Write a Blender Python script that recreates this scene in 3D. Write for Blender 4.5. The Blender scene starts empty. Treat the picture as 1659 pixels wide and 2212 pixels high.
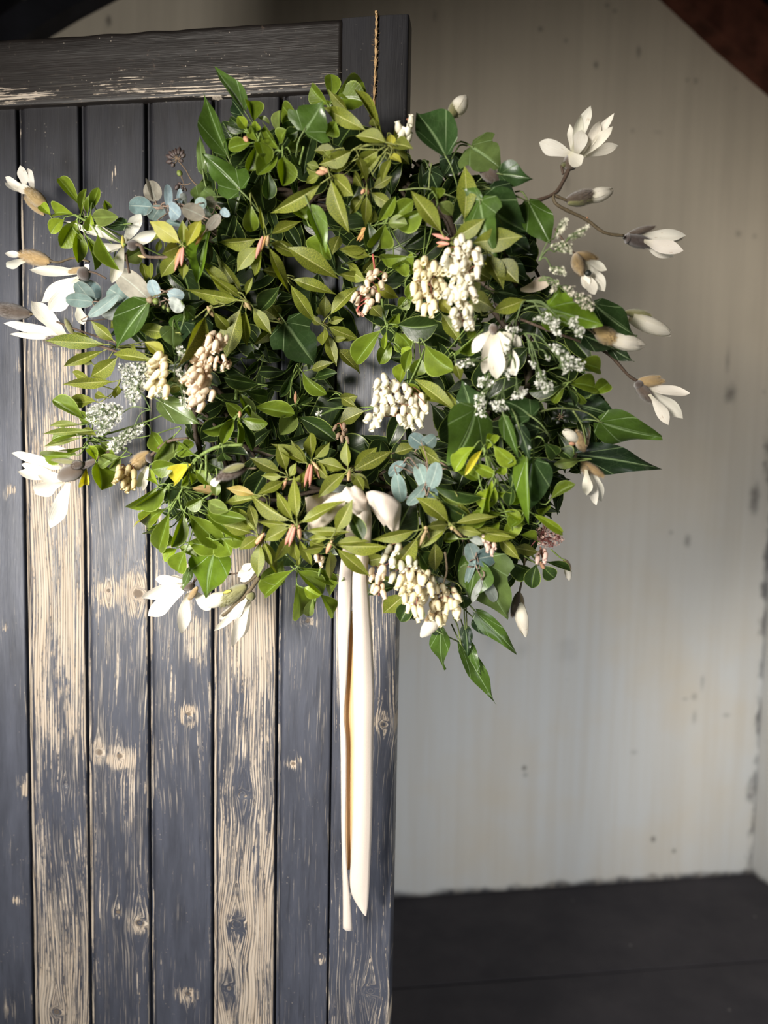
import bpy, math, random
from mathutils import Vector, Matrix
from mathutils import noise as mnoise

# ------------------------------------------------------------------ camera, world, lights, exposure
scene = bpy.context.scene
FPX, CX, CY = 1661.0, 829.5, 1106.0
PITCH, ROLL, YAW = math.radians(4.5055), math.radians(1.0542), math.radians(8.0407)
CAM = Vector((0, 0, 1.4))
_fw = Vector((0, math.cos(PITCH), -math.sin(PITCH)))
_up = Vector((0, math.sin(PITCH), math.cos(PITCH)))
_rt = Vector((1, 0, 0))
RT = _rt * math.cos(ROLL) + _up * math.sin(ROLL)
UP = _up * math.cos(ROLL) - _rt * math.sin(ROLL)
cam_data = bpy.data.cameras.new('camera')
cam = bpy.data.objects.new('camera', cam_data)
scene.collection.objects.link(cam)
cam.matrix_world = Matrix.Translation(CAM) @ Matrix((RT, UP, -_fw)).transposed().to_4x4()
cam_data.sensor_fit = 'HORIZONTAL'
cam_data.sensor_width = 36.0
cam_data.lens = FPX / 1659.0 * 36.0
cam_data.clip_start = 0.02
cam_data.dof.use_dof = True
cam_data.dof.focus_distance = 0.98
cam_data.dof.aperture_fstop = 3.2
scene.camera = cam

world = bpy.data.worlds.new('daylight')
scene.world = world
world.use_nodes = True
bg = world.node_tree.nodes['Background']
bg.inputs[0].default_value = (1.0, 0.92, 0.80, 1)
bg.inputs[1].default_value = 0.025


def area(name, loc, target, sx, sy, watts, col, spread=180):
    d = bpy.data.lights.new(name, 'AREA')
    d.shape = 'RECTANGLE'; d.size = sx; d.size_y = sy
    d.energy = watts; d.color = col; d.spread = math.radians(spread)
    o = bpy.data.objects.new(name, d)
    scene.collection.objects.link(o)
    o.location = loc
    o.rotation_euler = (Vector(target) - Vector(loc)).to_track_quat('-Z', 'Y').to_euler()
    return o


# daylight coming in low through the open doorway on the left, plus two unseen lamps added for the flowers and the wall
area('doorway_daylight', (-0.98, 0.12, 1.14), (-0.42, 1.10, 1.28), 0.20, 0.34, 14.5, (1.0, 0.965, 0.90), 150)
area('far_key', (-1.25, -1.15, 1.70), (0.06, 1.0, 1.36), 0.5, 0.6, 10.5, (1.0, 0.94, 0.85), 50)  # distant key added so that light reaches the right-hand flowers
area('wall_fill', (1.0, -0.5, 0.50), (0.56, 2.4, 0.46), 0.8, 0.6, 8.5, (0.97, 0.985, 1.0), 74)  # unseen fill added to brighten the back wall

scene.view_settings.view_transform = 'Standard'
scene.view_settings.look = 'None'
scene.view_settings.gamma = 1.0
scene.view_settings.use_curve_mapping = False
scene.view_settings.exposure = 0.0

rnd = random.Random(7)
COL = scene.collection


# ------------------------------------------------------------------ pixel <-> place helpers (door frame: x along, -y towards viewer, z up)
DOOR_ORIGIN = Vector((0.02034574, 1.03681555, 0.0))
DOOR_M = Matrix.Translation(DOOR_ORIGIN) @ Matrix.Rotation(-YAW, 4, 'Z')
DOOR_I = DOOR_M.inverted()
CAM_D = DOOR_I @ CAM


def ray_world(px, py):
    return _fw + RT * ((px - CX) / FPX) - UP * ((py - CY) / FPX)


def P(px, py, off=0.0):
    """point that stands `off` metres in front of the door face on the sight line of a photo pixel"""
    d = (DOOR_I.to_3x3()) @ ray_world(px, py)
    t = (-off - CAM_D.y) / d.y
    return CAM_D + d * t


def depth_of(p):
    return ((DOOR_M @ p) - CAM).dot(_fw)


def on_floor(px, py, z=0.0):
    d = ray_world(px, py)
    return CAM + d * ((z - CAM.z) / d.z)


# ------------------------------------------------------------------ mesh helpers
def link(o, parent=None):
    COL.objects.link(o)
    if parent is not None:
        o.parent = parent
    return o


def mesh_obj(name, verts, faces, mat, parent=None, smooth=True):
    me = bpy.data.meshes.new(name)
    me.from_pydata([tuple(v) for v in verts], [], faces)
    if smooth:
        me.polygons.foreach_set('use_smooth', [True] * len(me.polygons))
    me.update()
    if mat is not None:
        me.materials.append(mat)
    return link(bpy.data.objects.new(name, me), parent)


def empty(name, M, parent=None):
    o = bpy.data.objects.new(name, None)
    o.empty_display_size = 0.05
    o.matrix_world = M
    return link(o, parent)


class Geo:
    def __init__(s):
        s.v = []; s.f = []

    def tube(s, pts, radii, sides=6, cap=True):
        pts = [Vector(p) for p in pts]
        n0 = len(s.v)
        n = len(pts)
        ref = None
        for i, p in enumerate(pts):
            t = (pts[min(i + 1, n - 1)] - pts[max(i - 1, 0)])
            if t.length < 1e-9: t = Vector((0, 0, 1))
            t.normalize()
            if ref is None:
                ref = t.orthogonal().normalized()
            ref = (ref - t * ref.dot(t))
            if ref.length < 1e-6: ref = t.orthogonal()
            ref.normalize()
            b = t.cross(ref)
            r = radii[i] if isinstance(radii, (list, tuple)) else radii
            for k in range(sides):
                a = 2 * math.pi * k / sides
                s.v.append(p + (ref * math.cos(a) + b * math.sin(a)) * r)
        for i in range(n - 1):
            for k in range(sides):
                a = n0 + i * sides + k; b2 = n0 + i * sides + (k + 1) % sides
                s.f.append((a, b2, b2 + sides, a + sides))
        if cap:
            s.f.append(tuple(n0 + k for k in reversed(range(sides))))
            s.f.append(tuple(n0 + (n - 1) * sides + k for k in range(sides)))

    def box(s, lo, hi):
        n = len(s.v)
        (x0, y0, z0), (x1, y1, z1) = lo, hi
        s.v += [Vector(q) for q in ((x0, y0, z0), (x1, y0, z0), (x1, y1, z0), (x0, y1, z0), (x0, y0, z1), (x1, y0, z1), (x1, y1, z1), (x0, y1, z1))]
        s.f += [tuple(n + i for i in q) for q in ((0, 3, 2, 1), (4, 5, 6, 7), (0, 1, 5, 4), (1, 2, 6, 5), (2, 3, 7, 6), (3, 0, 4, 7))]

    def build(s, name, mat, parent=None, smooth=True):
        return mesh_obj(name, s.v, s.f, mat, parent, smooth)


def spline(pts, sub=5):
    """Catmull-Rom through points"""
    pts = [Vector(p) for p in pts]
    if len(pts) < 3:
        return [pts[0].lerp(pts[-1], i / sub) for i in range(sub + 1)]
    out = []
    for i in range(len(pts) - 1):
        p0 = pts[max(i - 1, 0)]; p1 = pts[i]; p2 = pts[i + 1]; p3 = pts[min(i + 2, len(pts) - 1)]
        for k in range(sub):
            t = k / sub
            out.append(0.5 * ((2 * p1) + (p2 - p0) * t + (2 * p0 - 5 * p1 + 4 * p2 - p3) * t * t + (3 * p1 - p0 - 3 * p2 + p3) * t ** 3))
    out.append(pts[-1])
    return out


def interp(x, tab):
    if x <= tab[0][0]: return tab[0][1]
    for (a, fa), (b, fb) in zip(tab, tab[1:]):
        if x <= b:
            return fa + (fb - fa) * (x - a) / (b - a)
    return tab[-1][1]


# ------------------------------------------------------------------ node helpers
class NT:
    def __init__(s, name):
        s.m = bpy.data.materials.new(name)
        s.m.use_nodes = True
        s.t = s.m.node_tree
        s.t.nodes.clear()
        s.out = s.n('ShaderNodeOutputMaterial')

    def n(s, typ, **kw):
        nd = s.t.nodes.new(typ)
        for k, v in kw.items():
            setattr(nd, k, v)
        return nd

    def set(s, sock, v):
        if hasattr(v, 'is_output') or isinstance(v, bpy.types.NodeSocket):
            s.t.links.new(v, sock)
        elif isinstance(v, (tuple, list)):
            sock.default_value = tuple(v) + ((1,) if len(v) == 3 and len(sock.default_value) == 4 else ())
        else:
            sock.default_value = v

    def math(s, op, a, b=0.0, c=0.0, clamp=False):
        nd = s.n('ShaderNodeMath', operation=op, use_clamp=clamp)
        s.set(nd.inputs[0], a); s.set(nd.inputs[1], b); s.set(nd.inputs[2], c)
        return nd.outputs[0]

    def mix(s, fac, a, b, blend='MIX'):
        nd = s.n('ShaderNodeMix', data_type='RGBA', blend_type=blend)
        s.set(nd.inputs[0], fac); s.set(nd.inputs[6], a); s.set(nd.inputs[7], b)
        return nd.outputs[2]

    def noise(s, vec, scale, detail=3, rough=0.55, dist=0.0):
        nd = s.n('ShaderNodeTexNoise')
        if vec is not None: s.set(nd.inputs['Vector'], vec)
        nd.inputs['Scale'].default_value = scale
        nd.inputs['Detail'].default_value = detail
        nd.inputs['Roughness'].default_value = rough
        nd.inputs['Distortion'].default_value = dist
        return nd.outputs[0]

    def voro(s, vec, scale, feature='F1'):
        nd = s.n('ShaderNodeTexVoronoi', feature=feature)
        if vec is not None: s.set(nd.inputs['Vector'], vec)
        nd.inputs['Scale'].default_value = scale
        return nd.outputs[0]

    def ramp(s, v, lo, hi):
        nd = s.n('ShaderNodeMapRange', clamp=True)
        s.set(nd.inputs[0], v); nd.inputs[1].default_value = lo; nd.inputs[2].default_value = hi
        return nd.outputs[0]

    def scale(s, vec, xyz):
        nd = s.n('ShaderNodeVectorMath', operation='MULTIPLY')
        s.set(nd.inputs[0], vec); nd.inputs[1].default_value = xyz
        return nd.outputs[0]

    def sep(s, vec):
        nd = s.n('ShaderNodeSeparateXYZ'); s.set(nd.inputs[0], vec)
        return nd.outputs

    def comb(s, x, y, z):
        nd = s.n('ShaderNodeCombineXYZ')
        s.set(nd.inputs[0], x); s.set(nd.inputs[1], y); s.set(nd.inputs[2], z)
        return nd.outputs[0]

    def attr(s, name):
        return s.n('ShaderNodeAttribute', attribute_name=name)

    def obj(s):
        return s.n('ShaderNodeTexCoord').outputs['Object']

    def uv(s, name):
        return s.n('ShaderNodeUVMap', uv_map=name).outputs[0]

    def bump(s, h, strength, dist):
        nd = s.n('ShaderNodeBump')
        nd.inputs['Strength'].default_value = strength
        nd.inputs['Distance'].default_value = dist
        s.set(nd.inputs['Height'], h)
        return nd.outputs[0]

    def bsdf(s, col, rough=0.5, normal=None, spec=0.5, **kw):
        nd = s.n('ShaderNodeBsdfPrincipled')
        s.set(nd.inputs['Base Color'], col); s.set(nd.inputs['Roughness'], rough)
        nd.inputs['Specular IOR Level'].default_value = spec
        if normal is not None: s.set(nd.inputs['Normal'], normal)
        for k, v in kw.items(): s.set(nd.inputs[k.replace('_', ' ')], v)
        return nd

    def done(s, shader):
        s.t.links.new(shader, s.out.inputs[0])
        return s.m

    def leafy(s, bs, trans_col, fac, normal=None):
        tr = s.n('ShaderNodeBsdfTranslucent')
        s.set(tr.inputs[0], trans_col)
        if normal is not None: s.set(tr.inputs['Normal'], normal)
        mx = s.n('ShaderNodeMixShader')
        s.set(mx.inputs[0], fac)
        s.t.links.new(bs.outputs[0], mx.inputs[1]); s.t.links.new(tr.outputs[0], mx.inputs[2])
        return s.done(mx.outputs[0])


def simple(name, col, rough=0.6, noise_amt=0.25, scale=60, spec=0.4, bump=0.3, dist=0.001):
    t = NT(name)
    o = t.obj()
    n = t.noise(o, scale, 4)
    c = t.mix(t.ramp(n, 0.3, 0.7), [q * (1 - noise_amt) for q in col], [min(1, q * (1 + noise_amt)) for q in col])
    return t.done(t.bsdf(c, rough, t.bump(n, bump, dist), spec).outputs[0])


# ------------------------------------------------------------------ room materials
# old stains and scuffs on the back wall: photo px, py, size px, tallness, strength
STAINS = [(1411, 1812, 8, 1, .9), (1135, 1675, 6, 1, .6), (1578, 850, 16, 1.4, .75), (1572, 780, 7, 4, .5), (1500, 1505, 9, 1.0, .5), (1517, 1475, 6, 4, .5), (1480, 1510, 10, .4, .5), (1630, 1075, 14, 3, .8), (1485, 1165, 9, 2, .6), (1450, 1150, 6, 1, .6), (1225, 395, 7, 3, .35), (1420, 285, 12, .3, .4), (1380, 112, 7, 2, .7), (1287, 140, 6, 1.4, .7), (1167, 63, 6, 1, .6), (1223, 88, 5, 1, .6), (1503, 175, 6, 1.4, .6), (1485, 173, 4, 1, .6), (1311, 12, 5, 1, .6), (1328, 24, 5, 1, .6), (235, 43, 6, 2, .8), (940, 35, 6, 2, .4), (1500, 1550, 6, 3, .4), (1370, 1625, 9, .6, .35), (1570, 1545, 12, .5, .5), (1060, 1380, 22, 1.2, .18), (1225, 1405, 26, 1.3, .16), (1130, 1405, 22, 1, .16), (1410, 1890, 12, .5, .5), (1595, 505, 8, 1, .5), (1630, 510, 7, 1, .5)]


def mat_wall(base, low, mould=False):
    t = NT('limewashed_plaster')
    o = t.obj()
    x, y, z = t.sep(o)
    streak = t.noise(t.scale(o, (9, 9, 0.7)), 1.6, 4, 0.6)
    blotch = t.noise(o, 2.3, 4, 0.6)
    c = t.mix(t.ramp(streak, 0.3, 0.75), base, low)
    # warm bounce light higher up, neutral light lower, painted into the limewash colour
    c = t.mix(t.ramp(t.math('ADD', z, t.math('MULTIPLY', blotch, 0.5)), 0.9, 2.0), t.mix(0.85, c, (0.50, 0.515, 0.52)), c)
    c = t.mix(t.ramp(blotch, 0.45, 0.8), c, [q * 0.86 for q in base])
    # specks and scuffs of old dirt
    sp = t.voro(t.scale(o, (1, 1, 0.9)), 11)
    keep = t.ramp(t.noise(o, 3.3, 2), 0.56, 0.64)
    spk = t.math('MULTIPLY', t.ramp(sp, 0.10, 0.05), keep)
    c = t.mix(t.math('MULTIPLY', spk, 0.75), c, (0.05, 0.045, 0.04))
    scuff = t.ramp(t.noise(t.scale(o, (3, 3, 9)), 2.2, 5, 0.7, 0.8), 0.70, 0.80)
    c = t.mix(t.math('MULTIPLY', scuff, 0.45), c, (0.12, 0.11, 0.10))
    # grime and damp along the foot of the wall
    foot = t.math('ADD', t.ramp(z, 0.05, 0.0), t.math('MULTIPLY', t.math('SUBTRACT', t.noise(o, 14, 4), 0.5), 0.9))
    c = t.mix(t.ramp(foot, 0.55, 0.95), c, (0.05, 0.05, 0.055))
    fine = t.noise(t.scale(o, (40, 40, 1.2)), 1.0, 3, 0.6)
    c = t.mix(t.math('MULTIPLY', t.ramp(fine, 0.42, 0.68), 0.30), c, [q * 0.80 for q in low])
    if mould:
        # black mould creeping out of the damp corner
        dcorner = t.n('ShaderNodeVectorMath', operation='DOT_PRODUCT')
        t.set(dcorner.inputs[0], o); dcorner.inputs[1].default_value = tuple(wdir)
        dd = t.math('SUBTRACT', float(wb.dot(wdir)), dcorner.outputs['Value'])
        mv = t.math('ADD', t.ramp(dd, 0.085, 0.0), t.math('MULTIPLY', t.math('SUBTRACT', t.noise(t.scale(o, (1, 1, .6)), 17, 4, .65), 0.5), 1.7))
        c = t.mix(t.math('MULTIPLY', t.ramp(mv, 0.72, 1.0), 0.8), c, (0.045, 0.045, 0.05))
    for (px, py, rr, tall, dark) in STAINS if mould else ():
        d_ = ray_world(px, py); wn = Vector((wdir.y, -wdir.x, 0))
        q = CAM + d_ * ((wa - CAM).dot(wn) / d_.dot(wn))
        dv = t.n('ShaderNodeVectorMath', operation='SUBTRACT')
        t.set(dv.inputs[0], o); dv.inputs[1].default_value = tuple(q)
        ln = t.n('ShaderNodeVectorMath', operation='LENGTH')
        t.set(ln.inputs[0], t.scale(dv.outputs[0], (1, 1, 1 / tall)))
        m_ = t.math('ADD', ln.outputs['Value'], t.math('MULTIPLY', t.math('SUBTRACT', t.noise(o, 30, 4, .7), 0.5), rr * 0.0026))
        c = t.mix(t.math('MULTIPLY', t.ramp(m_, rr * 0.00165, rr * 0.0003), dark * 0.8), c, (0.055, 0.05, 0.05))
    b = t.bump(t.math('ADD', streak, t.noise(o, 40, 4)), 0.25, 0.003)
    return t.done(t.bsdf(c, 0.9, b, 0.2).outputs[0])


def mat_floor():
    t = NT('dark_concrete')
    o = t.obj()
    n = t.noise(o, 5, 6, 0.65)
    c = t.mix(t.ramp(n, 0.3, 0.7), (0.036, 0.034, 0.041), (0.062, 0.057, 0.064))
    sp = t.voro(o, 16)
    keep = t.ramp(t.noise(o, 7, 2), 0.50, 0.58)
    c = t.mix(t.math('MULTIPLY', t.ramp(sp, 0.07, 0.03), keep), c, (0.22, 0.21, 0.20))
    return t.done(t.bsdf(c, 0.85, t.bump(n, 0.4, 0.01), 0.25).outputs[0])


wa = on_floor(854, 1940); wb = on_floor(1623, 1888)
wdir = (wb - wa).normalized()
M_WALL = mat_wall((0.61, 0.545, 0.44), (0.54, 0.48, 0.39), True)
M_WALL_SIDE = mat_wall((0.57, 0.52, 0.44), (0.50, 0.465, 0.405))
M_FLOOR = mat_floor()
M_BEAM = simple('oak_beam', (0.095, 0.034, 0.022), 0.8, 0.5, 14, 0.2, 0.5, 0.004)
M_ROOF = simple('tarred_boards', (0.012, 0.012, 0.016), 0.8, 0.4, 12, 0.2, 0.5, 0.004)


def structure(o):
    o['kind'] = 'structure'
    return o


# ------------------------------------------------------------------ room shell
wnor = Vector((wdir.y, -wdir.x, 0))                # faces the viewer
rdir = Vector((-wdir.y, wdir.x, 0)) * -1           # right wall comes towards viewer
rdir = (rdir * 0.96 + wdir * 0.16).normalized()
W0 = wa - wdir * 2.2


def slab(name, a, b, h0, h1, thick, mat, out):
    """upright slab from ground point a to b, its thickness growing along `out`"""
    g = Geo()
    o = out * thick
    pts = [a, b, b + o, a + o]
    g.v = [Vector((p.x, p.y, h0)) for p in pts] + [Vector((p.x, p.y, h1)) for p in pts]
    g.f = [(0, 3, 2, 1), (4, 5, 6, 7), (0, 1, 5, 4), (1, 2, 6, 5), (2, 3, 7, 6), (3, 0, 4, 7)]
    return structure(g.build(name, mat, None, False))


slab('wall_back', W0, wb + wdir * 0.12, -0.02, 4.2, 0.12, M_WALL, -wnor)
slab('wall_right', wb, wb + rdir * 2.0, -0.02, 4.2, 0.12, M_WALL_SIDE, Vector((-rdir.y, rdir.x, 0)))
# floor: two cast bays with a shadowed joint between them
j0 = on_floor(860, 2135); j1 = on_floor(1659, 2075)
jd = (j1 - j0).normalized()
fl = empty('floor', Matrix.Identity(4)); structure(fl)


def bay(a, b, c, d):
    g = Geo()
    g.v = [Vector((q.x, q.y, 0)) for q in (a, b, c, d)] + [Vector((q.x, q.y, -0.1)) for q in (a, b, c, d)]
    g.f = [(0, 1, 2, 3), (7, 6, 5, 4), (0, 4, 5, 1), (1, 5, 6, 2), (2, 6, 7, 3), (3, 7, 4, 0)]
    return g.build('slab', M_FLOOR, fl, False)


gap = Vector((-jd.y, jd.x, 0)) * 0.0035
L0, L1 = j0 - jd * 2.6, j1 + jd * 1.0
far0, far1 = W0 - wnor * 0.05, wb + wdir * 0.4 - wnor * 0.05
bay(L0 + gap, L1 + gap, far1, far0)
bay(Vector((-2.6, -0.4, 0)), Vector((2.2, -0.4, 0)), L1 - gap, L0 - gap)


# roof: rafters along the gable and dark boards above them
def on_wall(px, py, off=0.0):
    d = ray_world(px, py)
    q = wa + wnor * off
    t = (q - CAM).dot(wnor) / d.dot(wnor)
    return CAM + d * t


def beam(name, pts, width, depth, mat, up):
    """bent timber along pts (on the wall); grows `width` along `up` and `depth` towards the viewer"""
    g = Geo()
    n = len(pts)
    for p in pts:
        g.v += [p, p + up * width, p + up * width + wnor * depth, p + wnor * depth]
    for i in range(n - 1):
        for k in range(4):
            a = i * 4 + k; b = i * 4 + (k + 1) % 4
            g.f.append((a, b, b + 4, a + 4))
    g.f.append((3, 2, 1, 0)); g.f.append(tuple((n - 1) * 4 + k for k in range(4)))
    return structure(g.build(name, mat, None, False))


rb = [on_wall(*q, 0.0) for q in ((1330, -98), (1425, 0), (1545, 112), (1659, 208), (1800, 318), (1960, 440))]
rup = (rb[3] - rb[1]).normalized(); rup = Vector((-rup.z * wdir.x, -rup.z * wdir.y, math.hypot(rup.x, rup.y)))
beam('beam_right', rb, 0.155, 0.07, M_BEAM, rup)
lb = [on_wall(*q, 0.0) for q in ((330, -40), (255, 0), (170, 45), (112, 80), (-60, 200), (-300, 360))]
lup = (lb[3] - lb[0]).normalized(); lup = Vector((lup.z * wdir.x, lup.z * wdir.y, -math.hypot(lup.x, lup.y))) * -1
if lup.z < 0: lup = -lup
beam('beam_left', lb, 0.22, 0.07, M_ROOF, lup)


def roof(name, p, q, up):
    g = Geo()
    a = p + up * 0.15; b = q + up * 0.15
    for s in (0.0, 0.03):
        for r in (a, b, b + wnor * 2.6, a + wnor * 2.6):
            g.v.append(r + up * s - wnor * 0.0)
    g.f = [(0, 1, 2, 3), (7, 6, 5, 4), (0, 4, 5, 1), (1, 5, 6, 2), (2, 6, 7, 3), (3, 7, 4, 0)]
    return structure(g.build(name, M_ROOF, None, False))


apex = on_wall(840, -560)
roof('ceiling_right', apex, rb[3] + (rb[3] - rb[1]) * 1.4, rup)
roof('ceiling_left', apex, lb[3] + (lb[3] - lb[0]) * 1.6, lup)


# ------------------------------------------------------------------ the door: planks under a top rail, shut by a stile
def mat_plank(name, paint, horizontal=False, dusty=0.0):
    t = NT(name)
    g = t.attr('grain').outputs['Fac']
    along = t.attr('along').outputs['Fac']
    peel = t.attr('peel').outputs['Fac']
    knot = t.attr('knot').outputs['Fac']
    seed = t.n('ShaderNodeObjectInfo').outputs['Random']
    sd = t.math('MULTIPLY', seed, 37.0)
    v1 = t.comb(t.math('MULTIPLY', g, 900.0), t.math('MULTIPLY', along, 12.0), sd)
    v2 = t.comb(t.math('MULTIPLY', g, 170.0), t.math('MULTIPLY', along, 9.0), sd)
    v3 = t.comb(t.math('MULTIPLY', g, 42.0), t.math('MULTIPLY', along, 7.0), sd)
    fine = t.noise(v1, 1.0, 3, 0.6)
    mid = t.noise(v2, 1.0, 4, 0.65)
    big = t.noise(v3, 1.0, 3, 0.6)
    rough_edge = t.noise(t.comb(t.math('MULTIPLY', g, 300.0), t.math('MULTIPLY', along, 120.0), sd), 1.0, 3, 0.6)
    s = t.math('ADD', t.math('MULTIPLY', fine, 0.34), t.math('MULTIPLY', mid, 0.32))
    s = t.math('ADD', s, t.math('MULTIPLY', big, 0.34))
    s = t.math('ADD', s, t.math('MULTIPLY', t.math('SUBTRACT', rough_edge, 0.5), 0.16))
    # early and late wood: even lines that follow the grain, paint clings in the furrows
    ph = t.math('ADD', t.math('MULTIPLY', g, 1500.0), t.math('MULTIPLY', t.noise(t.comb(t.math('MULTIPLY', g, 30.0), t.math('MULTIPLY', along, 2.5), sd), 1.0, 2), 24.0))
    line = t.math('SINE', ph)
    s = t.math('ADD', s, t.math('MULTIPLY', line, 0.032))
    s = t.math('ADD', s, peel)
    bare = t.ramp(s, 0.612, 0.626)
    edge = t.math('SUBTRACT', t.ramp(s, 0.594, 0.61), bare)
    # weathered wood
    ring = t.noise(t.comb(t.math('MULTIPLY', g, 330.0), t.math('MULTIPLY', along, 4.0), sd), 1.0, 2, 0.5)
    wood = t.mix(t.ramp(t.math('ADD', line, t.math('MULTIPLY', t.math('SUBTRACT', ring, 0.5), 3.0)), -0.9, 0.3), (0.085, 0.064, 0.048), (0.37, 0.30, 0.23))
    wood = t.mix(t.math('MULTIPLY', t.ramp(fine, 0.45, 0.70), 0.6), wood, (0.52, 0.47, 0.41))
    wood = t.mix(t.math('MULTIPLY', t.ramp(big, 0.5, 0.7), 0.4), wood, (0.40, 0.36, 0.31))
    wood = t.mix(t.ramp(knot, 0.55, 0.9), wood, (0.13, 0.10, 0.075))
    # old paint
    pn = t.noise(v3, 1.0, 5, 0.65)
    pc = t.mix(t.ramp(pn, 0.3, 0.7), [q * 0.75 for q in paint], [q * 1.4 for q in paint])
    pc = t.mix(t.math('MULTIPLY', t.ramp(mid, 0.42, 0.3), 0.6), pc, [q * 0.5 for q in paint])
    pc = t.mix(t.math('MULTIPLY', edge, 0.6), pc, (0.012, 0.011, 0.012))
    worn = t.math('MULTIPLY', t.ramp(t.math('ADD', fine, t.math('MULTIPLY', peel, 0.9)), 0.605, 0.665), 0.12 if horizontal else 0.75)
    if not horizontal: worn = t.math('MULTIPLY', worn, t.ramp(along, 1.86, 1.50))
    pc = t.mix(worn, pc, (0.33, 0.29, 0.245))
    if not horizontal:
        # head of the door: vignette-like shade painted into the colour as brown-black
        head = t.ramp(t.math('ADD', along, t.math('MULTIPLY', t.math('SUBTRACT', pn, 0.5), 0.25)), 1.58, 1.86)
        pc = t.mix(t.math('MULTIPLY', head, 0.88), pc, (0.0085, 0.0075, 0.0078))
    col = t.mix(bare, pc, wood)
    # specks of dust and web caught on the paint
    o = t.obj()
    sp = t.math('MULTIPLY', t.ramp(t.voro(o, 150), 0.16, 0.09), t.ramp(t.noise(o, 34, 3), 0.55, 0.64))
    col = t.mix(t.math('MULTIPLY', sp, 0.35 + dusty), col, (0.40, 0.35, 0.29))
    if dusty:
        web = t.ramp(t.noise(o, 95, 4, 0.7, 1.5), 0.63, 0.74)
        col = t.mix(t.math('MULTIPLY', web, 0.35), col, (0.17, 0.12, 0.09))
    h = t.math('SUBTRACT', t.math('ADD', t.math('MULTIPLY', mid, 0.35), t.math('MULTIPLY', fine, 0.35)), t.math('MULTIPLY', bare, 0.45))
    b = t.bump(h, 0.65, 0.0016)
    rgh = t.math('ADD', 0.42, t.math('MULTIPLY', bare, 0.4))
    return t.done(t.bsdf(col, rgh, b, 0.30).outputs[0])


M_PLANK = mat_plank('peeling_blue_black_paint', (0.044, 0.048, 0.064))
M_RAIL = mat_plank('peeling_paint_shade_darkened', (0.0105, 0.0085, 0.0078), True, 0.35)  # dimness at the door top put into a darker, browner rail colour

door = empty('door_1', DOOR_M)
structure(door)
door['label'] = 'weathered dark plank door with peeling blue-black paint behind the wreath'
door['category'] = 'door'
BEAD = [(0.0, 0.012), (0.0006, 0.0025), (0.0016, 0.0010), (0.0030, 0.0006), (0.0044, 0.0012), (0.0056, 0.0038), (0.0068, 0.0038), (0.0078, 0.0004)]
KNOTS = {  # photo pixels of the knots that show, size px
    1: [(115, 2195, 14), (135, 1700, 7)],
    2: [(228, 1278, 7), (292, 1285, 15), (207, 1630, 12), (252, 1638, 10), (296, 2002, 15), (248, 1978, 9)],
    3: [(402, 1547, 8), (400, 2155, 9), (242, 370, 2)],
    4: [(507, 2005, 20), (490, 2145, 17), (520, 1720, 13)],
    5: [(630, 1655, 7), (690, 2075, 5), (660, 1345, 10)],
    6: [(828, 1565, 10), (800, 2140, 16)],
}
# plank: how bare it is along its height: (photo row, bias); 0 = paint holds, .25 = mostly bare
PEEL = {
    0: [(200, -.08), (900, -.07), (1500, -.07), (2212, -.06)],
    1: [(230, -.06), (560, .00), (700, .04), (770, .11), (900, .13), (1100, .15), (1300, .17), (1560, .12), (1750, .05), (1900, .07), (2050, .12), (2300, .13)],
    2: [(220, -.06), (500, -.08), (800, .00), (1100, .04), (1300, .055), (1500, .03), (1700, .06), (1900, .03), (2212, .01)],
    3: [(220, -.10), (700, -.05), (1100, .04), (1350, .06), (1440, .02), (1700, .01), (1800, -.03), (2212, -.03)],
    4: [(220, -.06), (900, -.02), (1200, .14), (1340, .19), (1500, .10), (1700, .09), (1850, .13), (2000, .16), (2212, .15)],
    5: [(220, -.05), (900, -.05), (1250, -.02), (1500, -.02), (2212, -.05)],
    6: [(40, -.06), (250, -.05), (900, .02), (1350, .06), (1560, .07), (1640, .0), (1900, .0), (2100, .02), (2212, .05)],
}
# round or ragged patches where the paint has come right off: px, py, rx, ry, amount
PATCH = [(228, 1280, 22, 28, .35), (285, 1285, 32, 38, .30), (240, 375, 9, 26, .30), (207, 1628, 16, 26, .35), (255, 1640, 32, 22, .3), (402, 1547, 19, 24, .38),
         (425, 1390, 26, 42, .22), (630, 1652, 17, 16, .4), (690, 2080, 10, 12, .4), (45, 1705, 20, 24, .45), (12, 1062, 14, 20, .45), (30, 1955, 11, 13, .4), (4, 1352, 8, 14, .4),
         (400, 2160, 24, 20, .38), (290, 2000, 28, 26, .26), (248, 1975, 12, 16, .3), (120, 1560, 30, 46, .10), (828, 1560, 16, 22, .16), (660, 1345, 26, 10, .25), (12, 2190, 16, 22, .35),
         (36, 790, 12, 16, .35), (120, 1480, 22, 80, -.20), (118, 1690, 30, 130, -.12), (250, 1900, 26, 120, -.12), (395, 1920, 40, 150, -.08), (262, 1560, 26, 70, -.12), (90, 880, 24, 60, -.05),
         (520, 1720, 18, 70, -.22), (507, 2010, 20, 30, -.30), (490, 2150, 18, 40, -.25), (550, 1850, 7, 130, -.16), (490, 1590, 12, 60, -.12), (545, 1420, 14, 60, -.05)]
KP = {k: [(P(a, b).x, P(a, b).z, r * 0.00064) for a, b, r in v] for k, v in KNOTS.items()}
PP = [(P(a, b).x, P(a, b).z, rx * 0.00064, ry * 0.00064, s) for a, b, rx, ry, s in PATCH]


def row_to_z(row, x):
    px = 829 + x / 0.00066
    return P(px, row).z


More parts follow.
